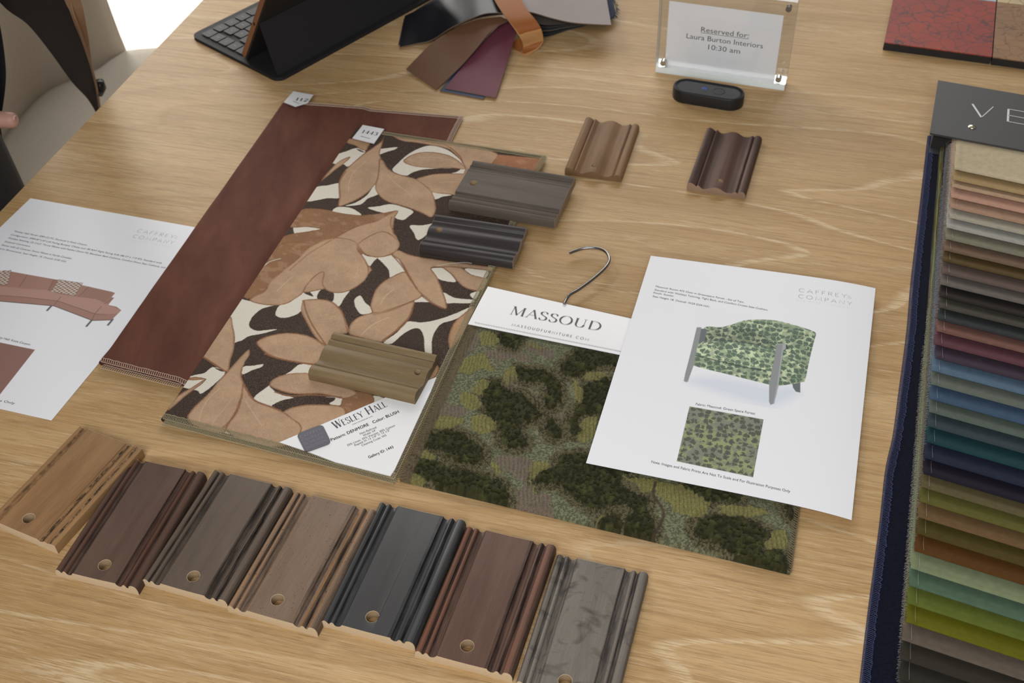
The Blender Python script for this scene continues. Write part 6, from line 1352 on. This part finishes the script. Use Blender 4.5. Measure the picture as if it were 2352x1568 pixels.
for p in nm.polygons:
    c = np.array(p.center) + po; bst = None
    for a, b, z, r in segs:
        t = np.clip((c - a) @ (b - a) / ((b - a) @ (b - a)), 0, 1); dd = np.linalg.norm(c - a - t * (b - a)) / r
        if bst is None or dd < bst[0]: bst = (dd, z)
    p.material_index = bst[1]; p.use_smooth = True
# face features
hp0 = pelvis + [.14, .02, .68]
def blob(mb, c, r, n=10, sc=(1, 1, 1), mi=0):
    mb.grid(np.array([[(c[0] + sc[0] * r * math.sin(math.pi * i / n) * math.cos(2 * math.pi * j / (2 * n)), c[1] + sc[1] * r * math.sin(math.pi * i / n) * math.sin(2 * math.pi * j / (2 * n)), c[2] + sc[2] * r * math.cos(math.pi * i / n)) for j in range(2 * n + 1)] for i in range(n + 1)]), mi)
for sy in (-1, 1):
    mb = MB(); blob(mb, hp0 + [.074, .032 * sy, .01], .013); mb.build('eye', plain('eye_white', 'd8d4cf', .2), person, smooth=True)
    mb = MB(); blob(mb, hp0 + [.0, .088 * sy, 0.0], .03, sc=(.6, .3, 1)); mb.build('ear', SK, person, smooth=True)
mb = MB(); mb.tube([hp0 + [.085, 0, .02], hp0 + [.10, 0, -.01], hp0 + [.108, 0, -.03]], [.006, .010, .014], 10); mb.build('nose', SK, person, smooth=True)
mb = MB(); mb.tube([hp0 + [.080, -.022, -.058], hp0 + [.090, 0, -.056], hp0 + [.080, .022, -.058]], [.003, .006, .003], 8); mb.build('mouth', plain('lips', '9c5f55', .5), person, smooth=True)
mb = MB(); blob(mb, hp0 + [-.014, 0, .035], .1, 14, (.98, .95, .95)); mb.build('hair', plain('dark_brown_hair', '2c201a', .6, bumpscale=400, bs=.5), person, smooth=True)
# fingernail
nail = MB(); nc = fin - fd * .0075 + np.array([0, 0, .0073]) + fs * .001; Gn_ = np.array([[nc + fd * a + fs * b + np.array([0, 0, -.9 * b * b / .008 - .35 * max(0, a) ** 2 / .01]) for b in np.linspace(-.0045, .0045, 9)] for a in np.linspace(-.0055, .0045, 9)]); nail.grid(Gn_); plabel(nail.build('fingernail', plain('nail', 'd2a79a', .3), person, smooth=True), 'pale fingernail')
# jacket: two open front panels; outside suede, inside dark lining
def panel(name, A, B, lab=None, mats=(JIN, JOUT), th=.004, n=8): 
    mb = MB(); loft(mb, A, B, th, n=n, side=1, off=(-.45 * th, .9 * th, 0)); o = mb.build(name, list(mats), person, smooth=True, sharp=55)
    if lab: plabel(o, lab)
panel('jacket_front', [(-330, -560, .42), (-200, -330, .34), (-90, -130, .22), (0, 6, .12), (62, 55, .08), (112, 115, .02), (165, 188, -.06), (200, 226, -.12), (222, 262, -.17), (238, 300, -.22)],
      [(-60, -560, .40), (60, -330, .33), (120, -130, .22), (158, -5, .14), (186, 70, .08), (203, 125, .02), (218, 175, -.05), (226, 210, -.11), (229, 245, -.16), (246, 290, -.21)], 'open jacket front showing its dark brown lining')
panel('jacket_facing', [(70, -330, .335), (110, -130, .225), (146, -6, .146), (160, 25, .124), (172, 58, .10), (186, 92, .062), (200, 130, .025), (212, 165, -.03)],
      [(110, -330, .325), (150, -130, .215), (184, -6, .138), (192, 25, .118), (198, 58, .09), (204, 92, .055), (209, 130, .018), (213, 160, -.034)], 'tan brown suede turned outward', (BIND, JOUT), .002, 3)
mb = MB(); mb.tube(catmull([at(x, y, z) for x, y, z in [(150, -60, .17), (166, 20, .126), (180, 60, .096), (200, 122, .03), (214, 168, -.036), (223, 208, -.098), (228, 240, -.14), (230, 262, -.17)]], False, 5), .0016, 8); mb.build('jacket_binding', BIND, person, smooth=True)
panel('jacket_front', [(-260, -80, .22), (-190, 100, .1), (-120, 250, .01), (-90, 300, -.03), (-80, 380, -.09), (-80, 440, -.13), (-70, 490, -.17)],
      [(-60, -80, .2), (-30, 100, .1), (-8, 250, .01), (3, 300, -.03), (8, 350, -.07), (16, 400, -.11), (15, 435, -.14), (2, 470, -.17)], 'brown jacket front edge beside the trousers', (JOUT, JIN))
panel('sweater_hem', [(-170, -80, .2), (-160, 60, .1), (-150, 160, .04), (-140, 240, -.01), (-130, 268, -.03)], [(-30, -80, .2), (1, 62, .1), (13, 150, .05), (12, 205, .02), (4, 262, -.01)], 'black jersey hanging at the waist', (SWT, SWT))
mb = MB(); tg = [at(228, 186, -.09), at(231, 200, -.10), at(229, 216, -.112)]; mb.tube(tg, [.006, .008, .005], 12); mb.build('toggle', plain('black_toggle', '121112', .35), person, smooth=True)
